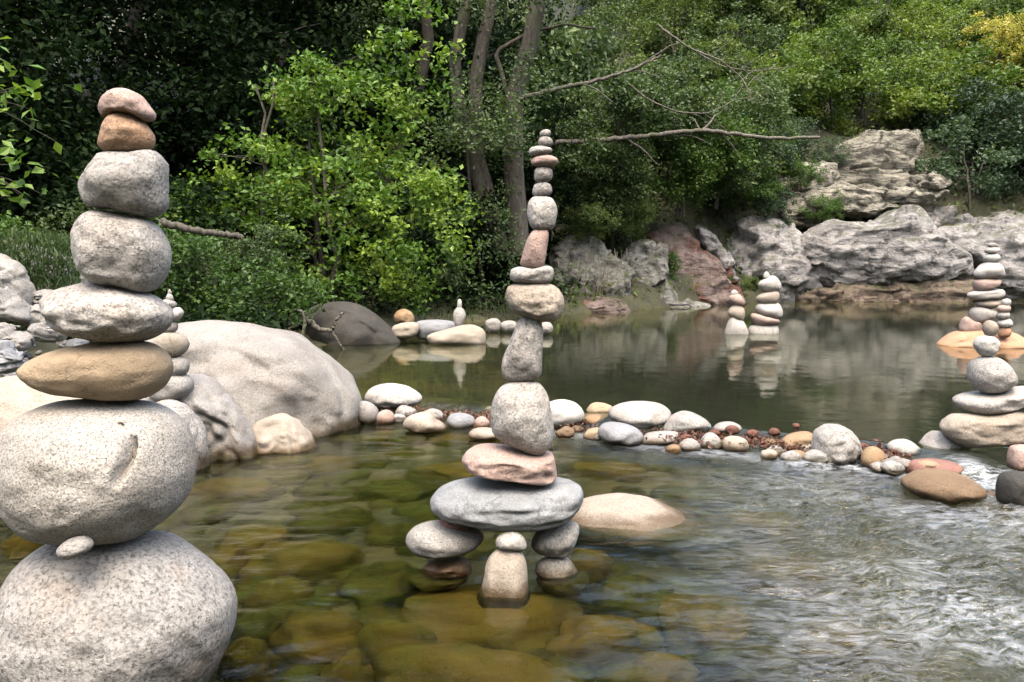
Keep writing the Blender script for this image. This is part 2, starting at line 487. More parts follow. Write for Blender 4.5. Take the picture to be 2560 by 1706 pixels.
def spaced(segs):
    out = [segs[0][0]]
    for a, b_, st in segs:
        n = max(1, int(round((b_ - a) / st)))
        out += list(a + (b_ - a) * (np.arange(1, n + 1) / n))
    return np.array(out)

def grid_mesh(name, xs, ys, zf, mat, attrs=None):
    X, Y = np.meshgrid(xs, ys)
    Z = zf(X, Y)
    v = np.stack([X, Y, Z], -1).reshape(-1, 3)
    nx, ny = len(xs), len(ys)
    i = (np.arange(ny - 1)[:, None] * nx + np.arange(nx - 1)[None, :]).ravel()
    f = np.stack([i, i + 1, i + nx + 1, i + nx], 1)
    return mesh_np(name, v, f, mat, True, {k: fn(X, Y).ravel() for k, fn in (attrs or {}).items()})

gx = spaced([(-100, -30, 5), (-30, -6, .8), (-6, -2, .15), (-2, 4, .05), (4, 9, .12), (9, 30, .6), (30, 100, 5)])
gy = spaced([(-40, -12, 2), (-12, 0, .5), (0, 6.5, .05), (6.5, 14, .12), (14, 30, .3), (30, 60, 1), (60, 130, 4)])
tag(link("ground", grid_mesh("ground", gx, gy, terrain, M['ground'])), "stony river bed, earth banks and rising wooded hillside", "ground", kind="structure")

# ------------------------------------------------------------------ the stream
def dam_side(x, y):
    return y - np.interp(x, dam_x, dam_y)

SPILL = on_level(2470, 1185, .03)

def turb(x, y):
    dd = dam_side(x, y)
    below = smooth(0.15, -0.15, dd)
    t = smooth(0.25, 1.5, x - 0.12 * (y - 2.6)) * (0.55 + 0.45 * smooth(5.5, 2.5, y))
    t = np.maximum(t, 0.55 * np.exp(-((dd + 0.35) / 0.35) ** 2) * smooth(-1.5, 0.3, x))
    t = np.maximum(t, 0.17)
    return np.clip(below * t + (1 - below) * 0.03, 0, 1)

def foam_sheen(x, y):
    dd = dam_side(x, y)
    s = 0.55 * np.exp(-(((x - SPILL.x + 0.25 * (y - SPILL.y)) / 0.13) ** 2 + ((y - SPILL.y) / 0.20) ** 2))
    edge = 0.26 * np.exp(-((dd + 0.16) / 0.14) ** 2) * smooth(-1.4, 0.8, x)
    run = 0.42 * smooth(0.35, 1.7, x - .1 * (y - 2.5)) * smooth(0.1, -0.2, dd) * smooth(0.8, 1.7, y) * (0.6 + 0.5 * fbm(x * 1.5, y * 3, 2.0, 3))  # riffle foam flecks, widened to paint in the silver sky reflection
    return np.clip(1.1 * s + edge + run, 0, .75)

def water_z(x, y):
    dd = dam_side(x, y)
    z = POOL * smooth(0.06, 0.30, dd + .22 * np.exp(-((x - SPILL.x) / .22) ** 2))
    t = turb(x, y)
    # warped so that wave crests run across the current and are never straight
    wx = x + 0.15 * fbm(x * 1.7, y * 1.7, 4.0, 2); wy = y + 0.12 * fbm(x * 1.3, y * 1.9, 9.0, 2)
    w = 0.5 * fbm(wx * 3.0, wy * 7.0, 0.0, 3) + 0.5 * (.6 - 1.6 * np.abs(fbm(wx * 6, wy * 12, 6.0, 2)))
    z = z + w * (0.0005 + 0.042 * t ** 1.2)
    return z

wx = spaced([(-30, -6, .8), (-6, -2.2, .1), (-2.2, 3.6, .02), (3.6, 6.5, .05), (6.5, 14, .2), (14, 34, .8)])
wy = spaced([(-12, 0.6, .3), (0.6, 3.2, .018), (3.2, 5.6, .026), (5.6, 12, .07), (12, 26, .2)])
tag(link("water", grid_mesh("water", wx, wy, water_z, M['water'], {"turb": turb, "foam_sheen": foam_sheen})),
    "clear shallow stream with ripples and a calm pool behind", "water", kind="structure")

# ------------------------------------------------------------------ stones
def ico(sub):
    bm = bmesh.new()
    bmesh.ops.create_icosphere(bm, subdivisions=sub, radius=1.0)
    v = np.array([p.co[:] for p in bm.verts]); f = np.array([[q.index for q in p.verts] for p in bm.faces])
    bm.free()
    return v, f
ICO = {k: ico(k) for k in (2, 3, 4, 5, 6)}

def closed_spline(P, per=10):
    P = np.asarray(P, float)
    n = len(P)
    out = []
    for i in range(n):
        p0, p1, p2, p3 = P[i - 1], P[i], P[(i + 1) % n], P[(i + 2) % n]
        for t in np.arange(per) / per:
            out.append(0.5 * ((2 * p1) + (-p0 + p2) * t + (2 * p0 - 5 * p1 + 4 * p2 - p3) * t * t + (-p0 + 3 * p1 - 3 * p2 + p3) * t ** 3))
    return np.array(out)

VIEW = {'A': (0, 150, .5102), 'B': (0, 800, .5777), 'C': (1000, 280, .4591), 'D': (900, 900, .5141), 'E': (880, 940, .3230),
        'F': (1600, 1020, .4080), 'G': (2300, 600, .19132), 'H': (2260, 840, .2806), 'I': (0, 560, .2805), 'J': (740, 720, .2890),
        'K': (1780, 660, .12754), 'L': (1300, 300, .5355), 'S': (0, 0, 1.0)}
SEED = [100]

def lump(view, pts, Y, depth=0.8, sub=4, rough=0.045, dents=(), boxy=.96, grow=1.015, facet=0.3, lean=0.0, crag=0.0, strata=0.0):
    """a solid stone: outline given in picture points, put at distance Y; depth = its thickness / its width"""
    ox, oy, sc = VIEW[view]
    W = np.array([at(ox + sc * a, oy + sc * c, Y)[:] for a, c in pts])
    P = closed_spline(W[:, [0, 2]])
    lo, hi = P.min(0), P.max(0)
    c = (lo + hi) / 2; h = (hi - lo) / 2
    q = (P - c) / h
    th = np.arctan2(q[:, 1], q[:, 0]); r = np.hypot(q[:, 0], q[:, 1]) * grow
    o = np.argsort(th); th, r = th[o], r[o]
    th = np.concatenate([th - 2 * np.pi, th, th + 2 * np.pi]); r = np.tile(r, 3)
    v, f = ICO[sub]
    a = np.arctan2(v[:, 2], v[:, 0]); rho = np.hypot(v[:, 0], v[:, 2])
    R = np.interp(a, th, r)
    k = smooth(0.25, 0.95, rho)
    R = R * k + (1 - k) * np.mean(r)
    yy = np.sign(v[:, 1]) * np.abs(v[:, 1]) ** boxy
    rr = rho ** boxy if boxy < 1 else rho
    X = h[0] * R * rr * np.cos(a); Z = h[1] * R * rr * np.sin(a)
    hd = depth * min(h[0], 1.6 * h[1] + .35 * h[0])
    Yv = hd * yy
    SEED[0] += 1
    s = SEED[0] * 13.7
    size = (h[0] + h[1]) / 2
    n = fbm(v[:, 0] * 1.3 + s, v[:, 1] * 1.3, v[:, 2] * 1.3, 4)
    if facet:
        g = fbm(v[:, 0] * 2.1 + s, v[:, 1] * 2.1 + 3, v[:, 2] * 2.1, 2)
        n = n + facet * (np.abs(g) * 2 - 1)
    X = X * (1 + rough * n * .5); Z = Z * (1 + rough * n * .5); Yv = Yv * (1 + rough * 3.0 * n) + lean * Z
    if crag:
        nv = np.stack([X / h[0] ** 2, Yv / max(hd, 1e-3) ** 2, Z / h[1] ** 2], 1)
        nv /= np.maximum(np.linalg.norm(nv, axis=1, keepdims=True), 1e-9)
        q = np.stack([X, Yv, Z], 1) + s
        rg = 1 - 2 * np.abs(fbm(q[:, 0] * .8, q[:, 1] * .8, q[:, 2] * 1.1, 4))
        rg2 = fbm(q[:, 0] * 2.6, q[:, 1] * 2.6, q[:, 2] * 3.2, 3)
        dsp = crag * (.16 * rg + .09 * rg2)
        if strata:
            u = q[:, 2] * 1.7 + .5 * fbm(q[:, 0] * .35, q[:, 1] * .35, q[:, 2] * .3, 3)
            fr = u - np.floor(u)
            dsp = dsp + strata * (.30 * smooth(.12, .0, fr) * -1 + .22 * (fr - .5) + .25 * (hash3(np.floor(u), np.floor(q[:, 0] * .45 + .3 * np.floor(u)), np.floor(u) * 0) - .5))
        r_ = np.random.default_rng(SEED[0])
        box = np.array([h[0], hd, h[1]]) * 1.1
        nc = int(np.clip(14 * h[0] * h[1], 14, 90))
        cells = r_.uniform(-1, 1, (nc, 3)) * box
        met = np.array([1.0, 1.0, 1.9])
        P3 = np.stack([X, Yv, Z], 1) + .12 * rg2[:, None]
        d2 = ((P3[:, None, :] - cells[None]) ** 2 * met ** 2).sum(-1)
        own = d2.argmin(1)
        nd = r_.normal(size=(nc, 3)) * np.array([.5, .3, .6])
        dsp = dsp * .55 + crag * (.28 * ((P3 - cells[own]) * nd[own]).sum(1) + .16 * (r_.uniform(size=nc)[own] - .5))
        X, Yv, Z = X + nv[:, 0] * dsp, Yv + nv[:, 1] * dsp, Z + nv[:, 2] * dsp
    if not crag:                                           # keep the traced outline: the near half bulges towards the viewer
        tgt = np.array([(ox + sc * a_, oy + sc * c_) for a_, c_ in closed_spline(pts)])
        for _ in range(2):
            rx, ry, rz = X + c[0], Yv + Y, Z + c[1] - CAM_H
            fw = ry * CP - rz * SP
            u, w_ = CX + F_PX * rx / fw, CY - F_PX * (ry * SP + rz * CP) / fw
            mpp = Y / F_PX
            kx = np.ptp(tgt[:, 0]) / np.ptp(u); kz = np.ptp(tgt[:, 1]) / np.ptp(w_)
            X = X * kx * 1.004; Z = Z * kz * 1.012
            c = c + np.array([((tgt[:, 0].max() + tgt[:, 0].min()) - (u.max() + u.min())) / 2 * mpp, -((tgt[:, 1].max() + tgt[:, 1].min()) - (w_.max() + w_.min())) / 2 * mpp])
    if dents:                                              # hollows (and swellings, negative) on the side that faces the stream
        rx, ry, rz = X + c[0], Yv + Y, Z + c[1] - CAM_H
        fw = ry * CP - rz * SP
        u, w_ = CX + F_PX * rx / fw, CY - F_PX * (ry * SP + rz * CP) / fw
        hollow = np.zeros(len(X)); swell = np.zeros(len(X))
        for (dx, dy, rad, amt) in dents:
            rp = rad * sc
            g = np.exp(-((u - ox - sc * dx) ** 2 + (w_ - oy - sc * dy) ** 2) / (rp * rp)) * (Yv < 0) * amt * rp * Y / F_PX
            if amt > 0: hollow = np.maximum(hollow, g)
            else: swell = np.minimum(swell, g)
        Yv = Yv + hollow + swell
    zb = Z.min()
    V = np.stack([X, Yv, Z - zb], 1)
    return V, f, Vector((c[0], Y, c[1] + zb))

def stone(name, mat, view, pts, Y, label, group=None, cat="stone", **kw):
    V, f, loc = lump(view, pts, Y, **kw)
    o = link(name, mesh_np(name, V, f, M[mat]), loc=loc)
    return tag(o, label, cat, group)

g = "stones of the cairn on the big speckled boulder"
YL = 1.97
stone("balanced_stone", 'pink', 'A', [(480,225),(500,180),(555,145),(620,140),(690,170),(740,225),(765,262),(755,297),(715,302),(670,275),(600,268),(545,270),(510,292),(485,265)], YL,
      "pale pink lumpy stone crowning the cairn of largest stones", g)
stone("balanced_stone", 'orange', 'A', [(480,400),(515,310),(545,270),(600,260),(670,270),(725,320),(760,370),(755,420),(725,452),(620,460),(530,457),(485,430)], YL,
      "rough orange-brown stone just under the pale pink top stone", g, facet=.5)
stone("balanced_stone", 'grey', 'A', [(382,610),(415,550),(490,470),(540,455),(640,452),(720,448),(750,442),(790,465),(825,520),(828,640),(815,735),(760,770),(700,770),(560,738),(440,728),(395,680)], YL,
      "blocky grey speckled stone under the orange-brown stone", g, facet=.5, boxy=.88, rough=.045)
stone("balanced_stone", 'white', 'A', [(345,900),(370,810),(425,745),(520,738),(640,758),(740,780),(800,840),(838,940),(830,1040),(790,1110),(730,1137),(600,1117),(450,1085),(375,1000)], YL,
      "large round white granite stone with dark flecks, fourth down its cairn", g, depth=.9, sub=5)
stone("balanced_stone", 'white', 'A', [(192,1190),(230,1140),(330,1105),(430,1093),(560,1105),(700,1135),(800,1190),(850,1250),(820,1320),(740,1370),(600,1388),(480,1373),(330,1340),(240,1280)], YL,
      "white oval speckled stone lying flat beneath the round white one", g, depth=.75, sub=5)
stone("balanced_stone", 'tan', 'B', [(72,215),(110,175),(200,135),(330,108),(450,92),(600,92),(690,125),(740,180),(748,230),(720,290),(640,342),(520,350),(400,338),(250,322),(150,290),(90,250)], YL,
      "smooth tan pointed stone lying flat in the cairn", g, depth=.7, sub=5, rough=.02)
stone("balanced_boulder", 'crackrock', 'B', [(-60,640),(-40,530),(0,445),(80,390),(200,352),(400,342),(600,358),(720,400),(800,480),(840,590),(850,680),(820,790),(740,880),(640,945),(560,968),(350,972),(200,962),(90,895),(0,800),(-45,720)], YL,
      "big round speckled boulder with a dark crack, balanced on another boulder", g, "boulder", depth=.85, sub=6, rough=.022, facet=.15,
      dents=[(574,522,15,2.72),(571,536,16,3.40),(567,550,18,3.74),(563,565,19,4.08),(558,580,20,4.25),(553,593,21,4.25),(547,606,21,4.25),(541,619,22,4.25),(534,632,22,4.08),(527,645,22,4.08),(519,658,22,3.91),(512,671,21,3.74),(505,684,21,3.40),(499,697,20,3.06),(493,710,18,2.55),(262,860,26,.70),(272,835,20,.60),(510,465,18,3.06),(600,880,60,0.45),(700,560,50,.25)])
stone("wedge_pebble", 'grey', 'B', [(245,985),(290,945),(350,933),(400,960),(400,990),(360,1015),(290,1040),(255,1020)], YL - .20,
      "small grey pebble wedged between the two big speckled boulders", g, "pebble", depth=.9, sub=3)
stone("base_boulder", 'boulder', 'B', [(-70,1220),(-10,1050),(80,965),(200,925),(400,915),(600,925),(720,975),(850,1070),(960,1180),(1015,1260),(1020,1380),(990,1470),(950,1560),(880,1660),(700,1760),(300,1770),(80,1640),(10,1480),(-60,1350)], YL,
      "massive pale speckled boulder carrying the cairn of largest stones", g, "boulder", depth=.85, sub=6, rough=.026, facet=.15,
      dents=[(890,1390,95,.5),(810,1480,110,.55),(950,1430,50,.7),(720,1580,110,.5)])

g = "stones of the tall slender cairn on the grey slab"
YM = 2.78
def mid(mat, view, pts, label, name="balanced_stone", Y=YM, **kw):
    return stone(name, mat, view, pts, Y, label, g, **kw)
mid('grey', 'C', [(760,130),(770,105),(795,95),(820,105),(818,130),(790,142)], "tiny grey pebble on the tip of the tall slender cairn", "balanced_pebble", sub=3, depth=.9)
mid('grey', 'C', [(752,170),(760,142),(790,132),(822,145),(832,170),(815,190),(780,194),(760,187)], "small round pebble second from the tip of the tall slender cairn", "balanced_pebble", sub=3, depth=.9)
mid('white', 'C', [(703,215),(715,195),(760,185),(810,190),(830,210),(815,224),(770,237),(720,242),(705,228)], "small tilted white flat stone near the tip of the slender cairn", sub=3)
mid('pink', 'C', [(714,270),(730,248),(770,235),(820,235),(852,250),(862,270),(845,295),(800,303),(740,298),(718,285)], "small flat pinkish stone near the tip of the slender cairn", sub=3)
mid('grey', 'C', [(730,340),(740,306),(780,297),(822,306),(832,335),(825,370),(790,387),(745,385),(732,365)], "small blocky speckled stone below the flat pinkish one", sub=3, boxy=.9)
mid('grey', 'C', [(722,430),(735,395),(775,382),(812,390),(828,420),(822,448),(780,464),(735,463),(722,448)], "small smooth grey stone on the speckled barrel-shaped one", sub=3, rough=.02)
mid('white', 'C', [(692,545),(700,495),(730,463),(780,458),(830,473),(855,520),(855,570),(840,625),(800,644),(740,646),(710,620),(697,585)], "barrel-shaped white stone with strong dark flecks", sub=4, boxy=.92)
mid('pink', 'C', [(655,830),(665,780),(690,700),(720,650),(760,640),(805,643),(808,690),(798,760),(785,830),(760,858),(710,856),(670,842)], "upright salmon-pink stone leaning in the slender cairn", boxy=.85, facet=.4)
mid('white', 'C', [(598,885),(610,855),(660,842),(720,853),(760,846),(800,838),(832,850),(838,880),(825,920),(780,940),(700,941),(630,930),(603,910)], "flat white saddle-shaped stone under the upright pink one")
mid('cream', 'C', [(575,985),(590,950),(640,933),(740,932),(830,943),(880,990),(895,1050),(880,1100),(840,1135),(780,1142),(700,1127),(620,1090),(585,1040)], "large cream potato-shaped stone halfway up the slender cairn", sub=5)
mid('white', 'C', [(555,1420),(560,1340),(590,1270),(620,1190),(650,1130),(700,1112),(750,1122),(775,1160),(778,1230),(772,1330),(770,1420),(740,1458),(650,1464),(585,1458)], "tall upright tapering stone standing on the white egg-shaped one", sub=5, facet=.5, boxy=.9,
    dents=[(700,1280,40,.25)])
mid('white', 'D', [(638,310),(640,230),(670,150),(720,112),(800,104),(870,115),(915,170),(935,260),(942,350),(930,420),(880,462),(800,447),(700,402),(650,360)], "large white egg-shaped stone on the pink wedge", sub=5, depth=.9)
mid('pink', 'D', [(497,475),(520,440),(570,412),(680,410),(760,430),(870,452),(935,455),(950,500),(955,575),(920,607),(850,603),(770,583),(690,552),(600,550),(530,535),(505,500)], "broken pink wedge-shaped stone on the blue-grey slab", sub=5, facet=.35, boxy=.72, rough=.035,
    dents=[(760,560,38,.9),(690,560,34,.7),(905,575,24,1.2)])
mid('cream', 'D', [(625,560),(640,540),(680,542),(688,575),(650,590)], "tiny stone chip propping up the pink wedge", "wedge_chip", Y=YM - .06, sub=3, depth=.9)
mid('blue', 'D', [(343,690),(360,640),(430,590),(520,568),(640,566),(780,572),(900,580),(1000,578),(1060,600),(1085,650),(1070,720),(1020,780),(900,815),(760,832),(640,827),(520,802),(400,772),(350,730)], "broad blue-grey slab bridging the cairn's two legs", "bridge_slab", sub=5, depth=.75, facet=.3, boxy=.9,
    dents=[(980,700,40,.3)])
mid('red', 'D', [(390,795),(398,765),(460,770),(525,800),(525,828),(480,836),(420,818)], "small reddish chip between the slab and its oval support", "wedge_chip", sub=3)
mid('grey', 'D', [(222,880),(245,820),(320,785),(420,785),(520,812),(590,842),(598,880),(560,920),(480,950),(380,967),(290,957),(240,925)], "speckled grey oval stone propping one end of the slab", "support_stone", sub=4, depth=.8)
mid('brown', 'D', [(305,1010),(340,978),(420,962),(500,955),(540,1005),(542,1065),(490,1090),(420,1068),(340,1052)], "dark brown jagged stone under the speckled grey oval support", "support_stone", facet=1.0, boxy=.85, rough=.06)
mid('ochre', 'D', [(240,1095),(280,1060),(360,1045),(450,1058),(515,1078),(520,1130),(420,1200),(320,1200),(245,1150)], "wet brown flat stone at water level under the dark brown jagged one", "support_stone", depth=.9)
mid('grey', 'D', [(832,905),(850,850),(880,825),(960,795),(1050,785),(1065,830),(1040,900),(1010,950),(930,960),(860,940)], "grey blocky stone in the slab's shadow, propping its other end", "support_stone", facet=.5, boxy=.85)
mid('grey', 'D', [(850,1020),(870,975),(930,952),(1000,958),(1045,1010),(1065,1050),(1030,1085),(950,1115),(880,1100),(855,1065)], "rounded grey stone with ochre underside below the grey block", "support_stone")
mid('brown', 'D', [(855,1150),(880,1095),(960,1100),(1050,1082),(1115,1110),(1120,1160),(1040,1250),(900,1240)], "flat wet brown stone at water level below the rounded grey one", "support_stone", depth=.9)
stone("balanced_pebble", 'bright', 'D', [(660,885),(680,850),(740,833),(790,855),(810,900),(800,927),(730,922),(670,917)], 2.62, "small white pebble sitting on the upright cream stone under the slab", "little pair of stones under the slab", "pebble", sub=3)
stone("standing_stone", 'cream', 'D', [(575,1170),(600,1060),(610,990),(650,935),(720,914),(780,928),(805,985),(815,1060),(822,1150),(825,1260),(740,1330),(640,1330),(570,1260)], 2.62, "upright cream stone standing in the water under the slab", "little pair of stones under the slab", sub=4, depth=.9)
stone("half_sunken_boulder", 'cream', 'D', [(960,900),(1000,750),(1080,680),(1200,655),(1340,655),(1470,690),(1600,750),(1710,815),(1810,890),(1870,980),(1700,1060),(1400,1100),(1100,1060),(980,1000)], 3.42,
      "cream boulder half under water behind the slab, golden below the surface", cat="boulder", sub=5, depth=.7)

g = "boulders at the stream's edge"
stone("river_boulder", 'bigrock', 'B', [(480,150),(560,60),(700,12),(820,5),(920,10),(1050,25),(1200,55),(1310,100),(1420,180),(1500,260),(1540,350),(1562,430),(1578,500),(1570,600),(1480,680),(1200,720),(800,720),(560,600),(470,380)], 5.45,
      "biggest smooth pale boulder at the water's edge under the bushes", g, "boulder", sub=6, depth=.7, rough=.045, facet=.75, boxy=.9,
      dents=[(960,190,130,.45),(1010,330,110,.35),(1230,190,130,-.28),(1480,520,60,.5),(1330,430,90,.2)])
stone("river_boulder", 'boulder', 'B', [(560,400),(640,330),(720,270),(800,238),(870,250),(960,320),(1050,410),(1105,500),(1135,570),(1130,660),(950,720),(700,700),(580,560)], 4.58,
      "pale grey sloping boulder carrying the stubby cairn at the water's edge", g, "boulder", sub=6, depth=.6, facet=.9, rough=.06, boxy=.88)
stone("river_boulder", 'boulder', 'B', [(520,480),(600,400),(700,350),(780,358),(850,410),(900,500),(912,610),(890,690),(750,740),(600,700),(520,600)], 4.25,
      "rounded pale boulder between the crack-faced cairn and the sloping boulder", g, "boulder", sub=5, depth=.7, facet=.7, rough=.06)
stone("river_boulder", 'cream', 'B', [(1080,500),(1090,450),(1180,405),(1260,425),(1340,500),(1378,580),(1370,650),(1250,700),(1120,680),(1075,600)], 4.75,
      "small low tan boulder nestled against the biggest pale boulder", g, "boulder", sub=5, facet=.8, rough=.06)
stone("river_boulder", 'cream', 'B', [(-180,420),(-80,270),(50,240),(200,245),(330,300),(430,360),(440,480),(300,560),(0,600),(-180,540)], 3.9,
      "flat-topped cream boulder behind the pointed tan stone", g, "boulder", sub=5, depth=.8)

g = "stones of the stubby cairn on the sloping boulder"
YS = 4.4
def stub(mat, view, pts, label, **kw): return stone("balanced_stone", mat, view, pts, YS, label, g, sub=3, **kw)
stub('bright', 'I', [(1495,612),(1512,582),(1530,612),(1524,632),(1502,632)], "tiny white pebble on the tip of the stubby cairn")
stub('bright', 'I', [(1478,655),(1510,618),(1545,652),(1540,685),(1488,684)], "very small pale stone second from the tip of the stubby cairn")
stub('grey', 'I', [(1400,715),(1480,672),(1560,690),(1575,735),(1500,770),(1420,755)], "small grey stone near the tip of the stubby cairn")
stub('bright', 'I', [(1470,800),(1540,755),(1600,745),(1640,790),(1605,850),(1530,872),(1475,850)], "small bright white stone jutting from the stubby cairn")
stub('grey', 'I', [(1440,920),(1500,862),(1580,882),(1580,950),(1510,978),(1450,970)], "small grey stone in the middle of the stubby cairn")
stub('cream', 'I', [(1350,1060),(1430,982),(1560,965),(1650,1000),(1692,1060),(1670,1140),(1600,1185),(1500,1175),(1400,1130)], "tan potato-shaped stone in the stubby cairn")
stub('grey', 'B', [(700,215),(740,160),(800,162),(822,200),(800,240),(740,250)], "grey stone between the tan one and the flat base of the stubby cairn")
stub('boulder', 'B', [(640,300),(720,245),(800,235),(838,270),(828,320),(770,352),(680,350)], "flat light grey stone at the base of the stubby cairn", depth=.9)

g = "stones of the low dam across the stream"
def dam(mat, view, pts, Y, label="small rounded stone in the low dam, no two quite alike", name="dam_stone", **kw):
    kw.setdefault('sub', 3); kw.setdefault('depth', .9)
    yb = VIEW[view][1] + VIEW[view][2] * max(c for _, c in pts)      # where its foot meets the lower water
    Y = min(Y, CAM_H * F_PX / (yb - 660.0) + .06)
    return stone(name, mat, view, pts, Y, label, g, **kw)
SMALL = "small rounded river stone packed into the low dam"
dam('bright', 'E', [(100,150),(140,90),(220,62),(330,58),(430,80),(510,130),(545,180),(500,225),(400,255),(320,268),(200,250),(120,200)], 6.15, "large white oval stone at the boulder end of the dam", sub=4)
dam('grey', 'E', [(40,270),(60,200),(130,205),(200,260),(195,350),(120,390),(50,350)], 5.95, "grey pitted stone below the large white oval stone", facet=.4)
dam('pink', 'E', [(190,300),(250,262),(310,280),(335,350),(260,390),(200,380)], 5.9, SMALL)
dam('brown', 'E', [(345,295),(380,260),(428,278),(415,335),(360,340)], 5.95, SMALL)
dam('cream', 'E', [(395,370),(440,310),(560,275),(620,288),(650,340),(725,385),(700,440),(560,450),(430,420)], 5.75, "wide tan stone with a ridge, low in the dam", facet=.6)
dam('slate', 'E', [(735,360),(760,300),(830,285),(920,305),(955,360),(910,415),(800,425)], 5.75, "bluish stone low in the dam near the wide tan one")
dam('pink', 'E', [(935,370),(990,315),(1040,325),(1070,385),(1010,430),(945,420)], 5.7, SMALL)
dam('cream', 'E', [(1025,275),(1060,245),(1095,270),(1090,315),(1035,318)], 5.9, SMALL)
dam('cream', 'E', [(900,470),(940,410),(1040,400),(1130,430),(1140,480),(1000,510)], 5.45, SMALL)
dam('bright', 'E', [(1460,240),(1540,195),(1640,183),(1730,208),(1785,260),(1797,320),(1740,375),(1650,412),(1560,420),(1460,370)], 5.45, "large white stone just behind the white egg-shaped stone", sub=4)
dam('tan', 'E', [(1815,265),(1860,213),(1930,206),(2015,235),(2000,285),(1900,312),(1830,308)], 5.55, "brown rounded stone beside the large white dam stone")
dam('ochre', 'E', [(1755,365),(1820,306),(1910,296),(1980,315),(1970,360),(1870,395),(1785,400)], 5.4, "ochre stone tucked below the brown rounded dam stone")
dam('brown', 'E', [(1680,425),(1720,385),(1780,395),(1800,430),(1740,455)], 5.2, SMALL)
dam('white', 'S', [(1522,1030),(1548,1010),(1600,1003),(1650,1008),(1677,1030),(1668,1055),(1640,1078),(1610,1082),(1575,1064),(1532,1048)], 5.25, "big white oval stone with an ochre foot in the middle of the dam", sub=4)
dam('slate', 'E', [(1905,430),(1945,368),(2040,357),(2150,382),(2232,430),(2255,485),(2200,540),(2050,545),(1940,505)], 4.95, "smooth lilac-grey stone in front of the big white oval one", sub=4)
dam('tan', 'E', [(1790,475),(1830,420),(1910,400),(1950,440),(1930,505),(1850,520)], 5.0, SMALL)
dam('grey', 'F', [(145,135),(200,50),(280,18),(350,38),(412,75),(435,115),(390,150),(250,165),(165,160)], 5.05, "grey-white triangular stone on top of the dam", sub=4, facet=.3)
dam('grey', 'F', [(0,200),(50,158),(150,142),(235,148),(190,200),(80,232),(10,228)], 4.85, "long grey stone lying low beside the triangular one")
dam('grey', 'F', [(450,122),(500,88),(580,88),(625,125),(570,155),(475,152)], 4.95, SMALL)
dam('grey', 'F', [(365,215),(400,163),(450,152),(492,190),(495,245),(430,262),(375,250)], 4.7, SMALL, facet=.5)
dam('grey', 'F', [(235,240),(270,198),(320,188),(372,230),(355,275),(275,278)], 4.65, SMALL)
dam('ochre', 'F', [(150,255),(190,225),(240,230),(250,270),(200,290)], 4.6, SMALL)
dam('cream', 'F', [(503,215),(530,178),(600,173),(657,195),(660,255),(590,280),(515,265)], 4.65, "yellowish cream blocky stone in the dam", boxy=.85)
dam('brown', 'F', [(735,215),(780,187),(852,198),(840,250),(770,258)], 4.7, SMALL)
dam('ochre', 'F', [(853,240),(880,190),(960,153),(1030,143),(1074,170),(1055,220),(980,262),(900,290),(860,272)], 4.65, "large ochre stone beside the rough grey boulder of the dam", sub=4)
dam('cream', 'F', [(985,245),(1050,222),(1062,270),(1010,292)], 4.5, SMALL)
dam('ochre', 'F', [(875,305),(930,263),(1000,262),(1045,302),(1005,348),(920,345)], 4.45, "small bright ochre stone below the large ochre one")
dam('grey', 'F', [(1048,240),(1070,160),(1120,115),(1200,98),(1280,123),(1342,190),(1358,265),(1320,330),(1250,360),(1150,358),(1070,320)], 4.5, "rough grey-green boulder, the biggest in the dam", sub=5, facet=.5, rough=.05)
dam('cream', 'F', [(1308,255),(1340,235),(1366,265),(1350,310),(1315,305)], 4.35, SMALL)
dam('ochre', 'F', [(1350,320),(1390,250),(1450,238),(1505,280),(1515,360),(1470,400),(1390,390)], 4.4, "upright brown-ochre stone beside the rough grey-green boulder")
dam('bright', 'F', [(1510,245),(1560,198),(1640,193),(1702,230),(1720,295),(1650,318),(1560,305)], 4.45, "bright white stone between the brown-ochre stone and the arch cairn")
dam('red', 'F', [(1490,300),(1520,270),(1560,285),(1570,325),(1520,340)], 4.4, SMALL)
dam('grey', 'F', [(1505,375),(1540,308),(1590,298),(1618,350),(1610,430),(1545,440)], 4.2, "small greenish grey stone beside the dark red slab")
dam('red', 'F', [(1610,400),(1640,335),(1700,316),(1850,312),(1950,322),(1975,355),(1860,385),(1720,405),(1640,428)], 4.25, "dark red flat slab under the arch cairn's white foot", sub=4, boxy=.8, facet=.4)
dam('brown', 'F', [(1600,470),(1690,405),(1820,378),(1960,385),(2080,440),(2120,510),(2000,580),(1800,580),(1650,540)], 4.05, "brown wet boulder in the spill below the dark red slab", sub=4)
dam('brown', 'H', [(700,1420),(740,1375),(810,1385),(830,1430),(770,1460)], 3.95, SMALL)
dam('dark', 'H', [(815,1390),(850,1255),(930,1212),(1069,1208),(1160,1250),(1190,1400),(1140,1560),(1000,1600),(860,1540)], 3.72, "dark wet boulder beside the little waterfall", sub=4)
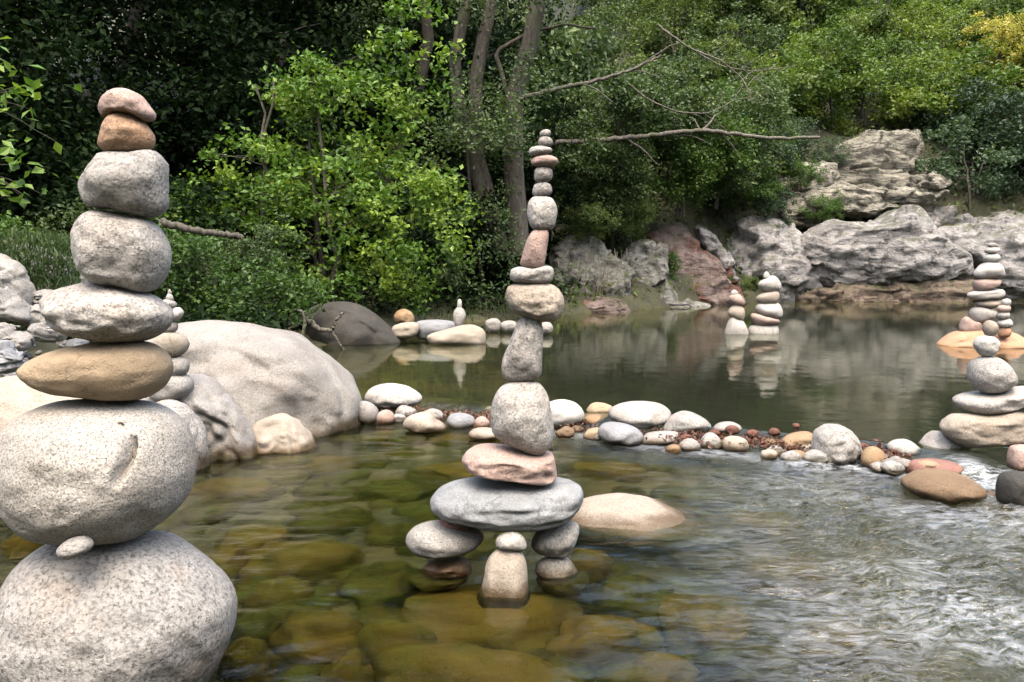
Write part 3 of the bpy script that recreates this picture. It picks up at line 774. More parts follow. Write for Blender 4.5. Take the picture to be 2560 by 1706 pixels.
# more of the same small stones, where the dam shows its packing
for px, py, r, mt, Y in ((935, 1040, 11, 'brown', 5.8), (1010, 1025, 10, 'red', 6.0), (1048, 1032, 13, 'red', 6.0), (1100, 1035, 12, 'brown', 5.95), (1135, 1045, 11, 'grey', 5.9), (1160, 1022, 9, 'red', 6.0),
                         (1190, 1035, 11, 'red', 5.9), (1440, 1075, 11, 'grey', 5.1), (1480, 1082, 12, 'ochre', 5.0), (1690, 1060, 12, 'red', 5.05), (1760, 1062, 11, 'red', 5.0),
                         (1788, 1082, 11, 'red', 4.85), (1830, 1075, 13, 'red', 4.85), (1865, 1062, 11, 'brown', 4.95), (1880, 1085, 13, 'red', 4.75), (1905, 1105, 13, 'brown', 4.6), (1935, 1080, 12, 'red', 4.8),
                         (1960, 1072, 10, 'brown', 4.9), (1990, 1065, 9, 'red', 4.95), (2000, 1098, 10, 'brown', 4.65), (2160, 1118, 12, 'red', 4.55), (2190, 1108, 11, 'red', 4.6), (2205, 1128, 12, 'brown', 4.45),
                         (1680, 1118, 11, 'red', 4.7), (1650, 1112, 10, 'red', 4.75), (1715, 1095, 12, 'red', 4.8), (2240, 1130, 10, 'red', 4.4), (1560, 1100, 12, 'brown', 4.95), (1420, 1045, 10, 'ochre', 5.4)):
    k = np.linspace(0, 2 * np.pi, 9)[:-1] + random.random()
    if mt == 'red': mt = 'rust'
    if random.random() < .5 or Y > 5.8: continue
    dam(mt, 'S', [(px + r * 1.25 * math.cos(t) * random.uniform(.85, 1.15), py + r * .85 * math.sin(t) * random.uniform(.85, 1.15)) for t in k], Y, SMALL, facet=.9, rough=.07, boxy=.88)

for k in range(34):
    px = random.uniform(900, 2330)
    t = random.random()
    py = np.interp(px, [890, 1150, 1400, 1650, 1900, 2200, 2350], [1034, 1054, 1078, 1112, 1128, 1158, 1175]) + (t - .55) * 26
    r = random.uniform(13, 28)
    q = on_level(px, py + r * .5, .0)
    if 1130 < px < 1390: continue
    dam(random.choice(('grey', 'grey', 'cream', 'boulder', 'tan', 'grey', 'brown')), 'S', [(px + r * 1.2 * math.cos(a) * random.uniform(.85, 1.15), py + r * .8 * math.sin(a) * random.uniform(.85, 1.15)) for a in np.linspace(0, 2 * np.pi, 9)[:-1] + random.random()], q.y, SMALL, facet=.9, rough=.07, boxy=.88)

g = "stones of the arch cairn over the little waterfall"
YR = 4.45
def arch(mat, view, pts, label, name="balanced_stone", Y=YR, **kw):
    kw.setdefault('sub', 4)
    return stone(name, mat, view, pts, Y, label, g, **kw)
arch('white', 'F', [(1703,238),(1760,180),(1830,140),(1880,168),(1960,228),(2024,272),(2014,328),(1900,335),(1800,312),(1730,285)], "white rounded stone with tan foot, one leg of the arch cairn", "support_stone", Y=4.5, depth=.8)
arch('pink', 'H', [(915,1140),(935,1000),(1000,978),(1069,970),(1135,990),(1150,1190),(1069,1215),(955,1210)], "pinkish block on the dark wet boulder, other leg of the arch cairn", "support_stone", Y=4.2, boxy=.8)
arch('cream', 'H', [(315,820),(350,750),(430,700),(560,692),(700,690),(820,675),(900,650),(1000,652),(1100,685),(1160,780),(1155,900),(1080,975),(950,990),(800,983),(600,997),(500,992),(400,930),(340,880)], "large cream lozenge stone with orange stain spanning the little waterfall", "bridge_slab", Y=4.38, sub=5, depth=.6)
arch('white', 'H', [(430,600),(460,560),(540,533),(700,520),(850,492),(980,466),(1069,455),(1170,450),(1180,520),(1090,590),(950,632),(830,675),(700,700),(550,697),(470,650)], "tilted pale grey flat stone on the cream lozenge", depth=.8)
arch('white', 'H', [(558,330),(590,240),(660,193),(760,182),(860,203),(940,270),(1000,350),(1012,412),(960,460),(860,498),(720,512),(640,475),(570,400)], "domed speckled stone resting on the tilted pale flat stone", depth=.9)
arch('bright', 'G', [(690,1370),(730,1290),(800,1252),(930,1250),(1010,1288),(1050,1360),(1000,1450),(920,1520),(800,1520),(740,1450)], "small bright white round stone on the domed speckled one", depth=.9)
arch('cream', 'G', [(808,1150),(840,1080),(900,1052),(980,1072),(1023,1130),(1015,1205),(950,1258),(870,1256),(822,1205)], "small beige stone on top of the bright white round one", sub=3, depth=.9)

g = "stones of the layered cairn on the salmon rock"
stone("pool_boulder", 'salmon', 'G', [(215,1390),(260,1330),(420,1230),(600,1185),(900,1172),(1150,1190),(1280,1240),(1400,1320),(1470,1400),(1450,1520),(1000,1600),(400,1570),(240,1480)], 10.1, "salmon-orange boulder low in the pool carrying two cairns", cat="boulder", sub=5, depth=.7)
YA = 10.1
def layered(mat, pts, label, **kw): return stone("balanced_stone", mat, 'G', pts, YA, label, g, sub=3, **kw)
layered('pink', [(515,1200),(528,1090),(560,1015),(612,1008),(655,1060),(760,1068),(810,1110),(810,1215),(650,1230)], "pinkish angular stone at the foot of the layered cairn", boxy=.85)
layered('white', [(630,980),(660,910),(740,875),(850,880),(960,905),(1015,950),(985,1015),(880,1060),(760,1095),(680,1068)], "fat white stone low in the layered cairn")
layered('cream', [(705,830),(760,792),(900,775),(1050,785),(1060,850),(980,893),(850,893),(740,868)], "thin cream stone on the fat white one in the layered cairn")
layered('bright', [(610,720),(680,680),(850,655),(980,640),(1080,650),(1115,700),(1060,765),(900,785),(720,785),(640,757)], "long white flat stone in the middle of the layered cairn")
layered('pink', [(685,570),(720,525),(850,505),(1040,510),(1055,560),(990,615),(880,655),(720,660)], "peach-coloured flat stone in the layered cairn")
layered('bright', [(695,430),(760,365),(850,300),(1000,298),(1070,345),(1115,430),(1085,495),(900,518),(720,500)], "bright white dome-shaped stone high in the layered cairn")
layered('bright', [(822,240),(860,195),(960,172),(1030,195),(1058,240),(1025,290),(940,308),(860,295)], "small white flat stone above the dome-shaped one")
layered('bright', [(838,140),(880,105),(960,92),(1030,115),(1042,150),(950,182),(860,172)], "tiny pale stone near the tip of the layered cairn")
layered('grey', [(878,65),(950,38),(1022,62),(1012,98),(930,108)], "tiny grey pebble on the tip of the layered cairn")
g = "stones of the small stack on the salmon rock"
def stack(mat, pts, label): return stone("balanced_stone", mat, 'G', pts, 9.75, label, g, sub=3)
stack('salmon', [(1018,1205),(1060,1140),(1170,1140),(1198,1210),(1150,1275),(1040,1275)], "orange stone at the foot of the small stack on the salmon rock")
stack('bright', [(998,1090),(1060,1040),(1170,1030),(1218,1090),(1180,1145),(1060,1158)], "white flat stone second up in the small stack on the salmon rock")
stack('white', [(988,985),(1040,945),(1140,932),(1178,980),(1140,1035),(1030,1045)], "thin pale stone in the middle of the small stack on salmon rock")
stack('pink', [(1003,900),(1040,860),(1150,848),(1188,895),(1165,938),(1050,955)], "pinkish stone second from the top of the small stack")
stack('bright', [(1058,812),(1090,775),(1160,770),(1193,802),(1175,852),(1080,868)], "white pebble topping the small stack on the salmon rock")

g = "stones of the leaning cairn standing in the pool"
def pa(mat, pts, label, **kw): return stone("balanced_stone", mat, 'K', pts, 11.8, label, g, sub=3, **kw)
pa('bright', [(250,1350),(290,1220),(350,1080),(400,1033),(480,1075),(610,1125),(680,1250),(722,1370),(710,1560),(500,1640),(280,1560)], "white triangular stone standing in the pool under a short cairn")
pa('cream', [(308,960),(350,870),(450,800),(560,820),(632,900),(645,1000),(590,1110),(450,1085),(340,1035)], "tan stone on the white triangular one in the pool")
pa('pink', [(328,700),(350,620),(480,585),(560,620),(645,740),(640,815),(560,830),(400,800)], "pinkish white stone near the top of the short pool cairn")
pa('bright', [(368,570),(390,528),(440,510),(492,540),(515,592),(440,630),(378,615)], "tiny white pebble topping the short pool cairn")
g = "stones of the five-layer cairn standing in the pool"
def pb(mat, pts, label, **kw): return stone("balanced_stone", mat, 'K', pts, 11.9, label, g, sub=3, **kw)
pb('white', [(698,1280),(760,1205),(950,1190),(1280,1205),(1310,1280),(1290,1500),(1000,1600),(740,1480)], "flat white stone at pool level under the five-layer cairn")
pb('pink', [(748,1060),(780,988),(860,968),(960,1010),(1100,1062),(1290,1080),(1325,1150),(1200,1205),(980,1212),(850,1188)], "pinkish tilted stone second up in the five-layer pool cairn")
pb('bright', [(848,870),(880,785),(1000,765),(1280,768),(1345,830),(1390,960),(1355,1045),(1200,1075),(1000,1030),(880,940)], "large white stone in the middle of the five-layer pool cairn")
pb('cream', [(858,680),(920,610),(1080,545),(1270,525),(1325,600),(1305,700),(1230,782),(950,785)], "cream stone above the large white one in the pool cairn")
pb('bright', [(898,420),(960,330),(1060,285),(1120,240),(1220,238),(1312,320),(1355,420),(1335,510),(1150,562),(1020,545)], "white lumpy stone near the top of the five-layer pool cairn", facet=.4)
pb('bright', [(1008,270),(1020,190),(1070,152),(1122,200),(1135,270),(1080,320)], "tiny white pebble topping the five-layer pool cairn")

g = "flat stones at the foot of the overhanging bush"
def bankst(mat, pts, Y, label, **kw): return stone(kw.pop('name', 'bank_stone'), mat, 'J', pts, Y, label, g, **{'sub': 4, **kw})
bankst('slate', [(1030,340),(1060,290),(1200,276),(1350,290),(1410,330),(1400,420),(1150,450),(1050,430)], 10.75, "flat bluish stone in the pool beside the bottle-shaped cairn", depth=.6)
bankst('cream', [(1140,410),(1300,360),(1430,325),(1530,320),(1610,358),(1640,420),(1600,510),(1300,520),(1160,480)], 10.35, "flat cream stone with a pink edge carrying the bottle-shaped cairn", depth=.6)
bankst('cream', [(830,350),(900,310),(1030,298),(1070,360),(1000,440),(860,430)], 10.6, "low pale stone beside the dark boulder under the bush")
bankst('ochre', [(845,255),(880,200),(940,183),(1000,215),(1025,275),(985,320),(880,315)], 11.4, "round orange-brown stone behind the low pale stone")
bankst('grey', [(1635,300),(1680,268),(1740,268),(1775,310),(1750,380),(1660,380)], 12.0, "small dull grey stone in the pool between flat stones and slender cairn")
bankst('grey', [(1765,330),(1790,293),(1860,283),(1910,310),(1900,380),(1800,385)], 12.0, "small flat pale-topped stone next to the small dull grey one")
bankst('white', [(2090,330),(2150,298),(2200,303),(2224,345),(2200,400),(2105,400)], 11.6, "small white stone in the pool just past the slender cairn")
stone("bottle_stone", 'white', 'J', [(1358,240),(1375,190),(1410,163),(1450,185),(1470,240),(1452,305),(1420,345),(1378,325)], 10.5, "white oval stone standing on end on the flat cream stone", "bottle-shaped cairn", sub=3, depth=.9)
stone("bottle_stone", 'bright', 'J', [(1394,160),(1400,110),(1416,98),(1432,112),(1434,160),(1425,178),(1402,178)], 10.5, "slim white pebble standing on the white oval stone", "bottle-shaped cairn", "pebble", sub=3, depth=.9)
stone("dark_boulder", 'dark', 'J', [(70,260),(100,205),(160,158),(300,123),(450,128),(600,175),(720,260),(830,360),(925,480),(930,600),(700,700),(300,700),(100,560)], 10.6, "dark wet boulder behind the biggest pale boulder, roots draped over it", cat="boulder", sub=5, depth=.7)

g = "rocks on the grassy bank"
def left(mat, pts, Y, label, **kw): return stone("bank_rock", mat, 'I', pts, Y, label, g, "rock", **{'sub': 5, 'facet': .9, 'rough': .06, 'boxy': .85, 'crag': .3, **kw})
left('grey', [(330,930),(380,890),(470,900),(560,950),(540,1000),(420,1010),(340,990)], 6.3, "small pale angular rock between the rubble and the cairn")
left('grey', [(-60,900),(0,850),(90,860),(180,900),(190,960),(60,980),(-50,960)], 6.1, "flat grey rock below the tilted pale slab")
left('grey', [(-40,1010),(30,960),(140,980),(230,1040),(200,1100),(60,1090),(-40,1060)], 5.7, "angular grey rock resting on the rubble above the blue-grey rock")
left('mossrock', [(-160,300),(-60,120),(40,100),(150,122),(300,148),(450,200),(560,295),(690,300),(760,520),(700,700),(200,760),(-160,700)], 8.2, "big grey rock half covered by grass on the bank", sub=5)
left('grey', [(-200,450),(-60,305),(60,345),(180,430),(272,580),(262,700),(150,820),(-150,800)], 6.9, "light grey boulder beside the tilted slab on the bank")
left('grey', [(-220,640),(-60,560),(0,556),(80,640),(170,740),(232,842),(100,870),(-160,860)], 6.4, "tilted pale slab leaning on the light grey boulder", boxy=.8)
left('grey', [(212,695),(260,630),(350,588),(450,590),(470,660),(360,730),(230,740)], 7.0, "rounded brownish grey stone behind the white oval stone of the cairn")
left('grey', [(215,770),(300,728),(390,755),(450,850),(420,910),(230,900)], 6.6, "rounded bluish grey stone under the brownish grey one on the bank")
left('slate', [(-220,1110),(-60,1060),(30,1062),(130,1112),(245,1205),(180,1320),(0,1360),(-220,1350)], 5.0, "smooth blue-grey rock at the edge of the rubble")

# small angular rubble between the rocks of the bank
protos = []
for k in range(5):
    v, f = ICO[3]
    n = fbm(v[:, 0] * 1.4 + 31 * k, v[:, 1] * 1.4, v[:, 2] * 1.4, 3)
    cell = np.round((v + .12 * n[:, None]) * 1.6) / 1.6
    w = (v * .6 + cell * .4) * (1 + .22 * n)[:, None] * np.array([1, .8, .6])
    protos.append(mesh_np("rubble_stone", w, f, M['grey' if k % 3 else 'slate']))
for k in range(150):
    y = random.uniform(5.0, 7.6)
    x = (random.uniform(-30, 240) - CX) / F_PX * y
    s = random.choice((.025, .035, .045, .06, .08)) * random.uniform(.8, 1.2)
    o = link("rubble_stone", protos[k % 5], loc=(x, y, float(terrain(np.array([x]), np.array([y]))[0]) + s * .25), rot=(random.uniform(-.5, .5), random.uniform(-.5, .5), random.uniform(0, 6.3)), scale=(s * random.uniform(.8, 1.5), s, s))
    tag(o, "grey angular rubble stone heaped behind the pointed tan stone", "stone", "rubble on the bank")

# stones lying under the water
g = "stones lying under the water"
SUNK = "algae-covered stone lying under the clear water"
def sunk_pix(px, py, rx, ry, mat, h=.16, label=SUNK):
    """a submerged stone whose top shows at this pixel through the surface"""
    p = on_level(px, py, -.10)
    Y = p.y
    rxm = rx * Y / F_PX
    rym = min(ry * Y * Y / (F_PX * CAM_H), .6)
    v, f = ICO[4]
    SEED[0] += 1
    n = fbm(v[:, 0] * 1.2 + SEED[0] * 7.1, v[:, 1] * 1.2, v[:, 2] * 1.2, 4)
    w = v * (1 + .26 * n)[:, None] * np.array([rxm, rym, h])
    o = link("submerged_stone", mesh_np("submerged_stone", w, f, M[mat]), loc=(p.x, p.y, -.10 - h), rot=(0, 0, random.uniform(-.25, .25)))
    return tag(o, label, "stone", g)
for a in ((1230, 1540, 240, 70, 'amber', .2, "broad golden-brown slab under water in front of the upright cream stone"),
          (1190, 1690, 300, 60, 'amber', .2, "broad reddish-brown stone under water, pale patch on top"),
          (1580, 1500, 110, 38, 'algae'), (1770, 1545, 130, 60, 'amber'), (1500, 1600, 140, 40, 'amber'),
          (960, 1470, 110, 48, 'algae'), (760, 1400, 150, 40, 'amber', .2, "long mossy green stone under water beside the massive base boulder"), (640, 1360, 90, 30, 'amber'),
          (840, 1310, 120, 22, 'algae'), (700, 1490, 80, 34, 'amber'), (800, 1590, 110, 40, 'amber'), (640, 1580, 60, 36, 'algae'),
          (980, 1600, 90, 30, 'amber'), (620, 1660, 70, 34, 'amber'), (1000, 1240, 110, 20, 'algae'), (1180, 1190, 120, 16, 'amber'),
          (1150, 1110, 110, 14, 'amber'), (1010, 1110, 90, 14, 'algae'), (1320, 1130, 80, 14, 'amber'), (1520, 1190, 100, 16, 'amber'), (1720, 1260, 110, 18, 'algae'),
          (1900, 1320, 120, 22, 'amber'), (2000, 1440, 140, 30, 'amber'), (1880, 1660, 150, 40, 'algae'), (1640, 1690, 120, 34, 'amber'), (2150, 1600, 150, 40, 'amber'),
          (700, 1170, 140, 18, 'algae'), (600, 1240, 120, 22, 'amber'), (820, 1180, 70, 14, 'amber'), (40, 1300, 70, 26, 'algae'), (60, 1380, 60, 26, 'amber'),
          (1440, 1420, 90, 24, 'amber'), (1420, 1300, 60, 14, 'algae'), (870, 1680, 80, 26, 'amber'), (560, 1420, 60, 24, 'amber'), (900, 1120, 70, 12, 'algae')):
    sunk_pix(*a)
# countless cobbles of the bed
allv, allf, base = [], [], 0
v, f = ICO[2]
for k in range(420):
    x, y = random.uniform(-2.4, 4.2), random.uniform(1.0, 5.6)
    if dam_side(np.array([x]), np.array([y]))[0] > -.1: continue
    z = float(terrain(np.array([x]), np.array([y]))[0])
    if z > -.12: continue
    s = random.uniform(.04, .14) * (1 + (random.random() < .12) * .6)
    a = random.uniform(0, 6.28); ca, sa = math.cos(a), math.sin(a)
    n = vnoise(v[:, 0] * 1.5 + k * 3.1, v[:, 1] * 1.5, v[:, 2] * 1.5)
    w = v * (1 + .18 * n)[:, None] * np.array([s * random.uniform(.9, 1.5), s, s * random.uniform(.45, .75)])
    w = np.stack([w[:, 0] * ca - w[:, 1] * sa, w[:, 0] * sa + w[:, 1] * ca, w[:, 2]], 1) + np.array([x, y, min(z + s * .1, -.10 - s * .6)])
    allv.append(w); allf.append(f + base); base += len(w)
tag(link("riverbed_cobbles", mesh_np("riverbed_cobbles", np.concatenate(allv), np.concatenate(allf), M['algae'])),
    "olive-brown cobbles covering the bed of the stream", "cobbles", kind="stuff")

# ------------------------------------------------------------------ rock faces across the pool
g = "rock faces across the pool"
def rock(mat, pts, Y, label, name="cliff_rock", **kw):
    kw = {'sub': 6, 'rough': .06, 'facet': .6, 'depth': .7, 'crag': 1.0, 'strata': 1.0 if mat == 'ledge' else 0.0, **kw}
    return stone(name, mat, 'L', pts, Y, label, g, "rock", **kw)
rock('cliff', [(1285,570),(1330,530),(1430,482),(1560,490),(1650,478),(1740,430),(1830,425),(1900,480),(2000,560),(2085,620),(2085,700),(1990,745),(1900,765),(1750,752),(1600,772),(1480,780),(1360,750),(1305,660)], 22.3, "huge rounded grey rock bulging over a dark undercut", sub=6, depth=.38, facet=.3, crag=.5, boxy=.85)
rock('cliff', [(880,640),(1000,540),(1200,480),(1450,470),(1750,420),(2050,450),(2300,440),(2500,520),(2520,900),(1700,930),(900,920)], 24.9, "long grey rock wall in shade behind the bulging rock", sub=6, depth=.15, boxy=.75, crag=1.2)
rock('cliff', [(1880,560),(2030,475),(2200,452),(2353,478),(2500,530),(2560,700),(2540,900),(2250,900),(2100,800),(2060,660)], 23.4, "grey rounded rock face behind the layered cairn", sub=6, depth=.5, facet=.35)
rock('cliff', [(2420,620),(2560,510),(2760,480),(2960,540),(3060,720),(3040,930),(2500,930),(2420,800)], 23.0, "grey rock face past the layered cairn, partly out of view", sub=6, depth=.5)
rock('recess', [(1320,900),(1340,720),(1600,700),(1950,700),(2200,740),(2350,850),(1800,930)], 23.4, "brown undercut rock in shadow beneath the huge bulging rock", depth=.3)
rock('ledge', [(1120,300),(1260,230),(1430,150),(1600,95),(1780,60),(1845,62),(1870,200),(1960,300),(1930,420),(1700,500),(1400,520),(1200,480)], 26.2, "pale upright cliff face among the hillside bushes", sub=6, depth=.35, boxy=.75)
rock('ledge', [(1520,325),(1620,325),(1740,345),(1850,335),(1925,368),(1910,398),(1800,400),(1650,372)], 24.2, "pale overhanging rock ledge with a dark gap below", depth=.6, boxy=.7)
rock('ledge', [(1360,375),(1480,320),(1600,350),(1740,400),(1750,438),(1600,445),(1430,425)], 24.0, "pale flat-topped ledge below the overhanging one", depth=.6, boxy=.75)
rock('ledge', [(1830,290),(1900,258),(1990,285),(1980,330),(1890,370),(1830,350)], 24.6, "pale jutting block at the end of the overhanging ledge", depth=.7, boxy=.8)
rock('ledge', [(1140,310),(1250,240),(1360,208),(1470,220),(1470,300),(1380,360),(1290,480),(1190,470)], 24.8, "weathered pale rock between bushes and cliff face", depth=.6)
rock('ledge', [(1215,470),(1300,370),(1400,330),(1450,400),(1440,480),(1310,515)], 24.0, "pale rock block above the dark slanting crack", depth=.6)
rock('cliff', [(930,640),(1050,505),(1200,465),(1310,520),(1370,640),(1400,800),(1390,900),(1000,910),(920,780)], 22.6, "smooth grey rock wall sloping into the pool", sub=6, depth=.5)
rock('redrock', [(600,560),(660,515),(770,508),(860,580),(940,680),(1000,800),(1010,900),(850,940),(680,930),(650,720)], 20.9, "red-brown streaked rock slope running into the pool", sub=6, depth=.6, lean=.35)
rock('cliff', [(830,520),(880,520),(960,620),(1020,760),(1010,860),(960,830),(900,680)], 21.3, "narrow pale grey rib beside the red-brown slope", depth=.8)
rock('mossrock', [(150,670),(230,560),(350,545),(450,600),(505,700),(515,880),(400,940),(220,930),(180,800)], 18.4, "dark mossy rock wall hung with dry roots", sub=6, depth=.6)
rock('mossrock', [(470,660),(560,570),(650,590),(700,760),(730,930),(500,930),(460,800)], 19.4, "mossy rock between the root-hung wall and the red-brown slope", depth=.5)
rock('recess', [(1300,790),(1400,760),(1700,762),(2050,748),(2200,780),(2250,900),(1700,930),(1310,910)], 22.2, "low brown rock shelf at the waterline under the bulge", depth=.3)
rock('redrock', [(190,900),(300,850),(450,870),(500,900),(480,960),(230,960)], 17.3, "low pinkish rock at the pool's edge under the mossy wall", depth=.8)
rock('cliff', [(560,880),(600,820),(700,850),(860,870),(900,900),(700,940)], 19.6, "pale low shelf of rock below the bright fern", depth=.8)

# ------------------------------------------------------------------ vegetation
def unit(v):
    return v / np.maximum(np.linalg.norm(v, axis=1, keepdims=True), 1e-9)

def leaf_mesh(name, P, size, tint, mat, up=.5, aspect=.6, D=None, seed=0):
    r = np.random.default_rng(seed)
    n = len(P)
    if D is None: D = unit(r.normal(size=(n, 3)) * np.array([1, 1, .7]) + np.array([0, 0, -.15]))
    N = r.normal(size=(n, 3)) + np.array([0, -.25, up * 2])
    N = unit(N - D * np.sum(N * D, 1, keepdims=True))
    S = np.cross(D, N)
    ln = (size * r.uniform(.65, 1.25, n))[:, None]
    w = ln * aspect
    m = P + D * ln * .45 + N * w * .12
    V = np.stack([P, m + S * w * .5, P + D * ln - N * w * .1, m - S * w * .5], 1).reshape(-1, 3)
    i = np.arange(n) * 4
    F = np.concatenate([np.stack([i, i + 1, i + 2], 1), np.stack([i, i + 2, i + 3], 1)])
    return mesh_np(name, V, F, mat, False, {"tint": np.repeat(tint, 4)})

def tubes(paths, sides=6):
    """paths: list of (points, radius at start, radius at end)"""
    AV, AF, b0 = [], [], 0
    for pts, r0, r1 in paths:
        P = np.asarray(pts, float)
        n = len(P)
        T = unit(np.gradient(P, axis=0))
        ref = np.array([.31, .12, .94]) if abs(T[0, 2]) < .9 else np.array([1., 0, .1])
        A = unit(np.cross(T, ref)); B = np.cross(T, A)
        rad = np.linspace(r0, r1, n)
        a = np.arange(sides) / sides * 2 * np.pi
        V = P[:, None, :] + rad[:, None, None] * (np.cos(a)[None, :, None] * A[:, None, :] + np.sin(a)[None, :, None] * B[:, None, :])
        AV.append(V.reshape(-1, 3))
        i = (np.arange(n - 1)[:, None] * sides + np.arange(sides)[None, :]).ravel()
        j = (np.arange(n - 1)[:, None] * sides + (np.arange(sides)[None, :] + 1) % sides).ravel()
        AF.append(np.stack([i, j, j + sides, i + sides], 1) + b0)
        b0 += n * sides
    return np.concatenate(AV), np.concatenate(AF)

def bend(a, b_, sag, r, n=7):
    a, b_ = np.asarray(a, float), np.asarray(b_, float)
    t = np.linspace(0, 1, n)[:, None]
    L_ = np.linalg.norm(b_ - a)
    w = np.cumsum(r.normal(size=(n, 3)) * .05 * L_ / math.sqrt(n), axis=0); w -= w[0] + (w[-1] - w[0]) * t
    return a + (b_ - a) * t + np.array([0, 0, 1]) * sag * L_ * np.sin(np.pi * t) + w

def plant_meshes(name, blobs, nleaf, size, stems, seed, clumps=90, spread=.22, tint=(.5, .2), aspect=.6, trunk_r=.06, shell=.5, up=.5, hang=0.0, flat=.7):
    """blobs: list of (centre, radii, weight); stems: points where stems rise; returns (wood mesh, crown mesh) without materials"""
    r = np.random.default_rng(seed)
    w = np.array([b[2] for b in blobs], float); w /= w.sum()
    which = r.choice(len(blobs), clumps, p=w)
    d = unit(r.normal(size=(clumps, 3)))
    rad = r.uniform(0, 1, clumps) ** (1 / 3.0); rad = shell + (1 - shell) * rad
    rad = rad * r.uniform(.8, 1.12, clumps)
    C = np.array([blobs[k][0] for k in which]) + d * rad[:, None] * np.array([blobs[k][1] for k in which])
    C[:, 2] = np.maximum(C[:, 2], .1)
    mr = float(np.mean([np.mean(b[1]) for b in blobs]))
    cs = spread * mr * r.uniform(.55, 1.5, clumps)
    ct = tint[0] + tint[1] * r.normal(size=clumps) * .7
    cw = cs ** 2; cw /= cw.sum()
    k = r.choice(clumps, nleaf, p=cw)
    off = r.normal(size=(nleaf, 3)) * np.array([1, 1, flat]) * .62
    P = C[k] + off * cs[k][:, None]
    P[:, 2] -= hang * np.abs(off[:, 0]) * cs[k]
    P[:, 2] = np.maximum(P[:, 2], .02)
    tn = np.clip(ct[k] + r.normal(size=nleaf) * .16, 0, 1)
    crown = leaf_mesh(name + "_crown", P, size, tn, None, up, aspect, None, seed)
    paths = []
    hubs = []
    for s in stems:
        s = np.asarray(s, float)
        near = blobs[int(np.argmin([np.linalg.norm(np.array(b[0])[:2] - s[:2]) + r.uniform(0, .3) for b in blobs]))]
        top = np.array(near[0]) + np.array([r.normal() * .15, r.normal() * .15, .35]) * np.array(near[1])
        pth = bend(s, top, 0, r, 9)
        paths.append((pth, trunk_r, trunk_r * .35))
        hubs += [(q, trunk_r * (1 - .6 * t)) for q, t in zip(pth[3:], np.linspace(.33, 1, 6))]
    for c in C[:min(clumps, 110)]:
        dd = [np.linalg.norm(h[0] - c) + (.6 * max(0, h[0][2] - c[2])) for h in hubs]
        h = hubs[int(np.argmin(dd))]
        if np.linalg.norm(h[0] - c) > 1.1: continue
        paths.append((bend(h[0], c, .04, r, 6), h[1] * .33, .004 + .002 * trunk_r))
    V, F = tubes(paths, 5)
    wood = mesh_np(name + "_wood", V, F)
    return wood, crown

def plant(name, meshes, leaf, bark, loc, label, group=None, rz=0, s=1.0, sz=None, cat="shrub", wood_name="stems"):
    e = bpy.data.objects.new(name, None)
    COL.objects.link(e)
    e.empty_display_size = .2
    e.location = loc; e.rotation_euler = (0, 0, rz); e.scale = (s, s, sz or s)
    tag(e, label, cat, group)
    for nm, me, mt in ((wood_name, meshes[0], M[bark]), ("crown", meshes[1], L[leaf])):
        if not me.materials: me.materials.append(mt)
        o = link(nm, me, e)
        o.material_slots[0].link = 'OBJECT'
        o.material_slots[0].material = mt
    return e

def gz(x, y): return float(terrain(np.array([x]), np.array([y]))[0])
def ground_at(px, Y):
    x = (px - CX) / F_PX * Y
    return (x, Y, gz(x, Y) - .05)

# the bright bush over the water
YB = 12.3
def rel(px, py, Y, base): return tuple(at(px, py, Y) - Vector(base))
b0 = ground_at(800, YB)
blobs = []
for px, py, rx, ry, w in ((820, 560, 300, 200, 5), (850, 380, 220, 190, 4), (800, 230, 130, 110, 1.6), (980, 560, 190, 190, 3), (540, 600, 180, 110, 2.0), (640, 470, 150, 130, 2.2), (480, 540, 90, 70, .7), (1000, 200, 120, 110, 1.0), (1060, 110, 90, 90, .6), (900, 720, 200, 70, 1.2), (660, 220, 90, 60, .6)):
    c = rel(px, py, YB, b0); blobs.append(((c[0], c[1] + random.uniform(-.3, .3), c[2]), (rx * YB / F_PX, .85 * (rx + ry) / 2 * YB / F_PX, ry * YB / F_PX), w))
alder = plant_meshes("alder", blobs, 16500, .098, [(-.5, .2, 0), (.2, .1, 0), (.6, .3, 0), (0, .5, 0), (-1.0, .1, 0)], 3, clumps=330, spread=.20, tint=(.54, .28), trunk_r=.045, shell=.4)
plant("alder_bush", alder, 'alder', 'bark', b0, "bright yellow-green leafy bush leaning over the pool", cat="bush")

YC = 9.6
b0 = ground_at(560, YC)
blobs = []
for px, py, rx, ry, w in ((520, 720, 130, 90, 2), (640, 740, 130, 80, 2), (450, 660, 90, 90, 1.2), (730, 710, 80, 70, .8)):
    c = rel(px, py, YC, b0); blobs.append((c, (rx * YC / F_PX, .5, ry * YC / F_PX), w))
low = plant_meshes("low_bush", blobs, 6500, .065, [(-.3, 0, 0), (.2, .1, 0), (.5, 0, 0)], 5, clumps=80, spread=.3, tint=(.5, .22), trunk_r=.02, shell=.35)
plant("low_bush", low, 'bush', 'bark', b0, "mid-green low bush behind the biggest pale boulder", cat="bush")

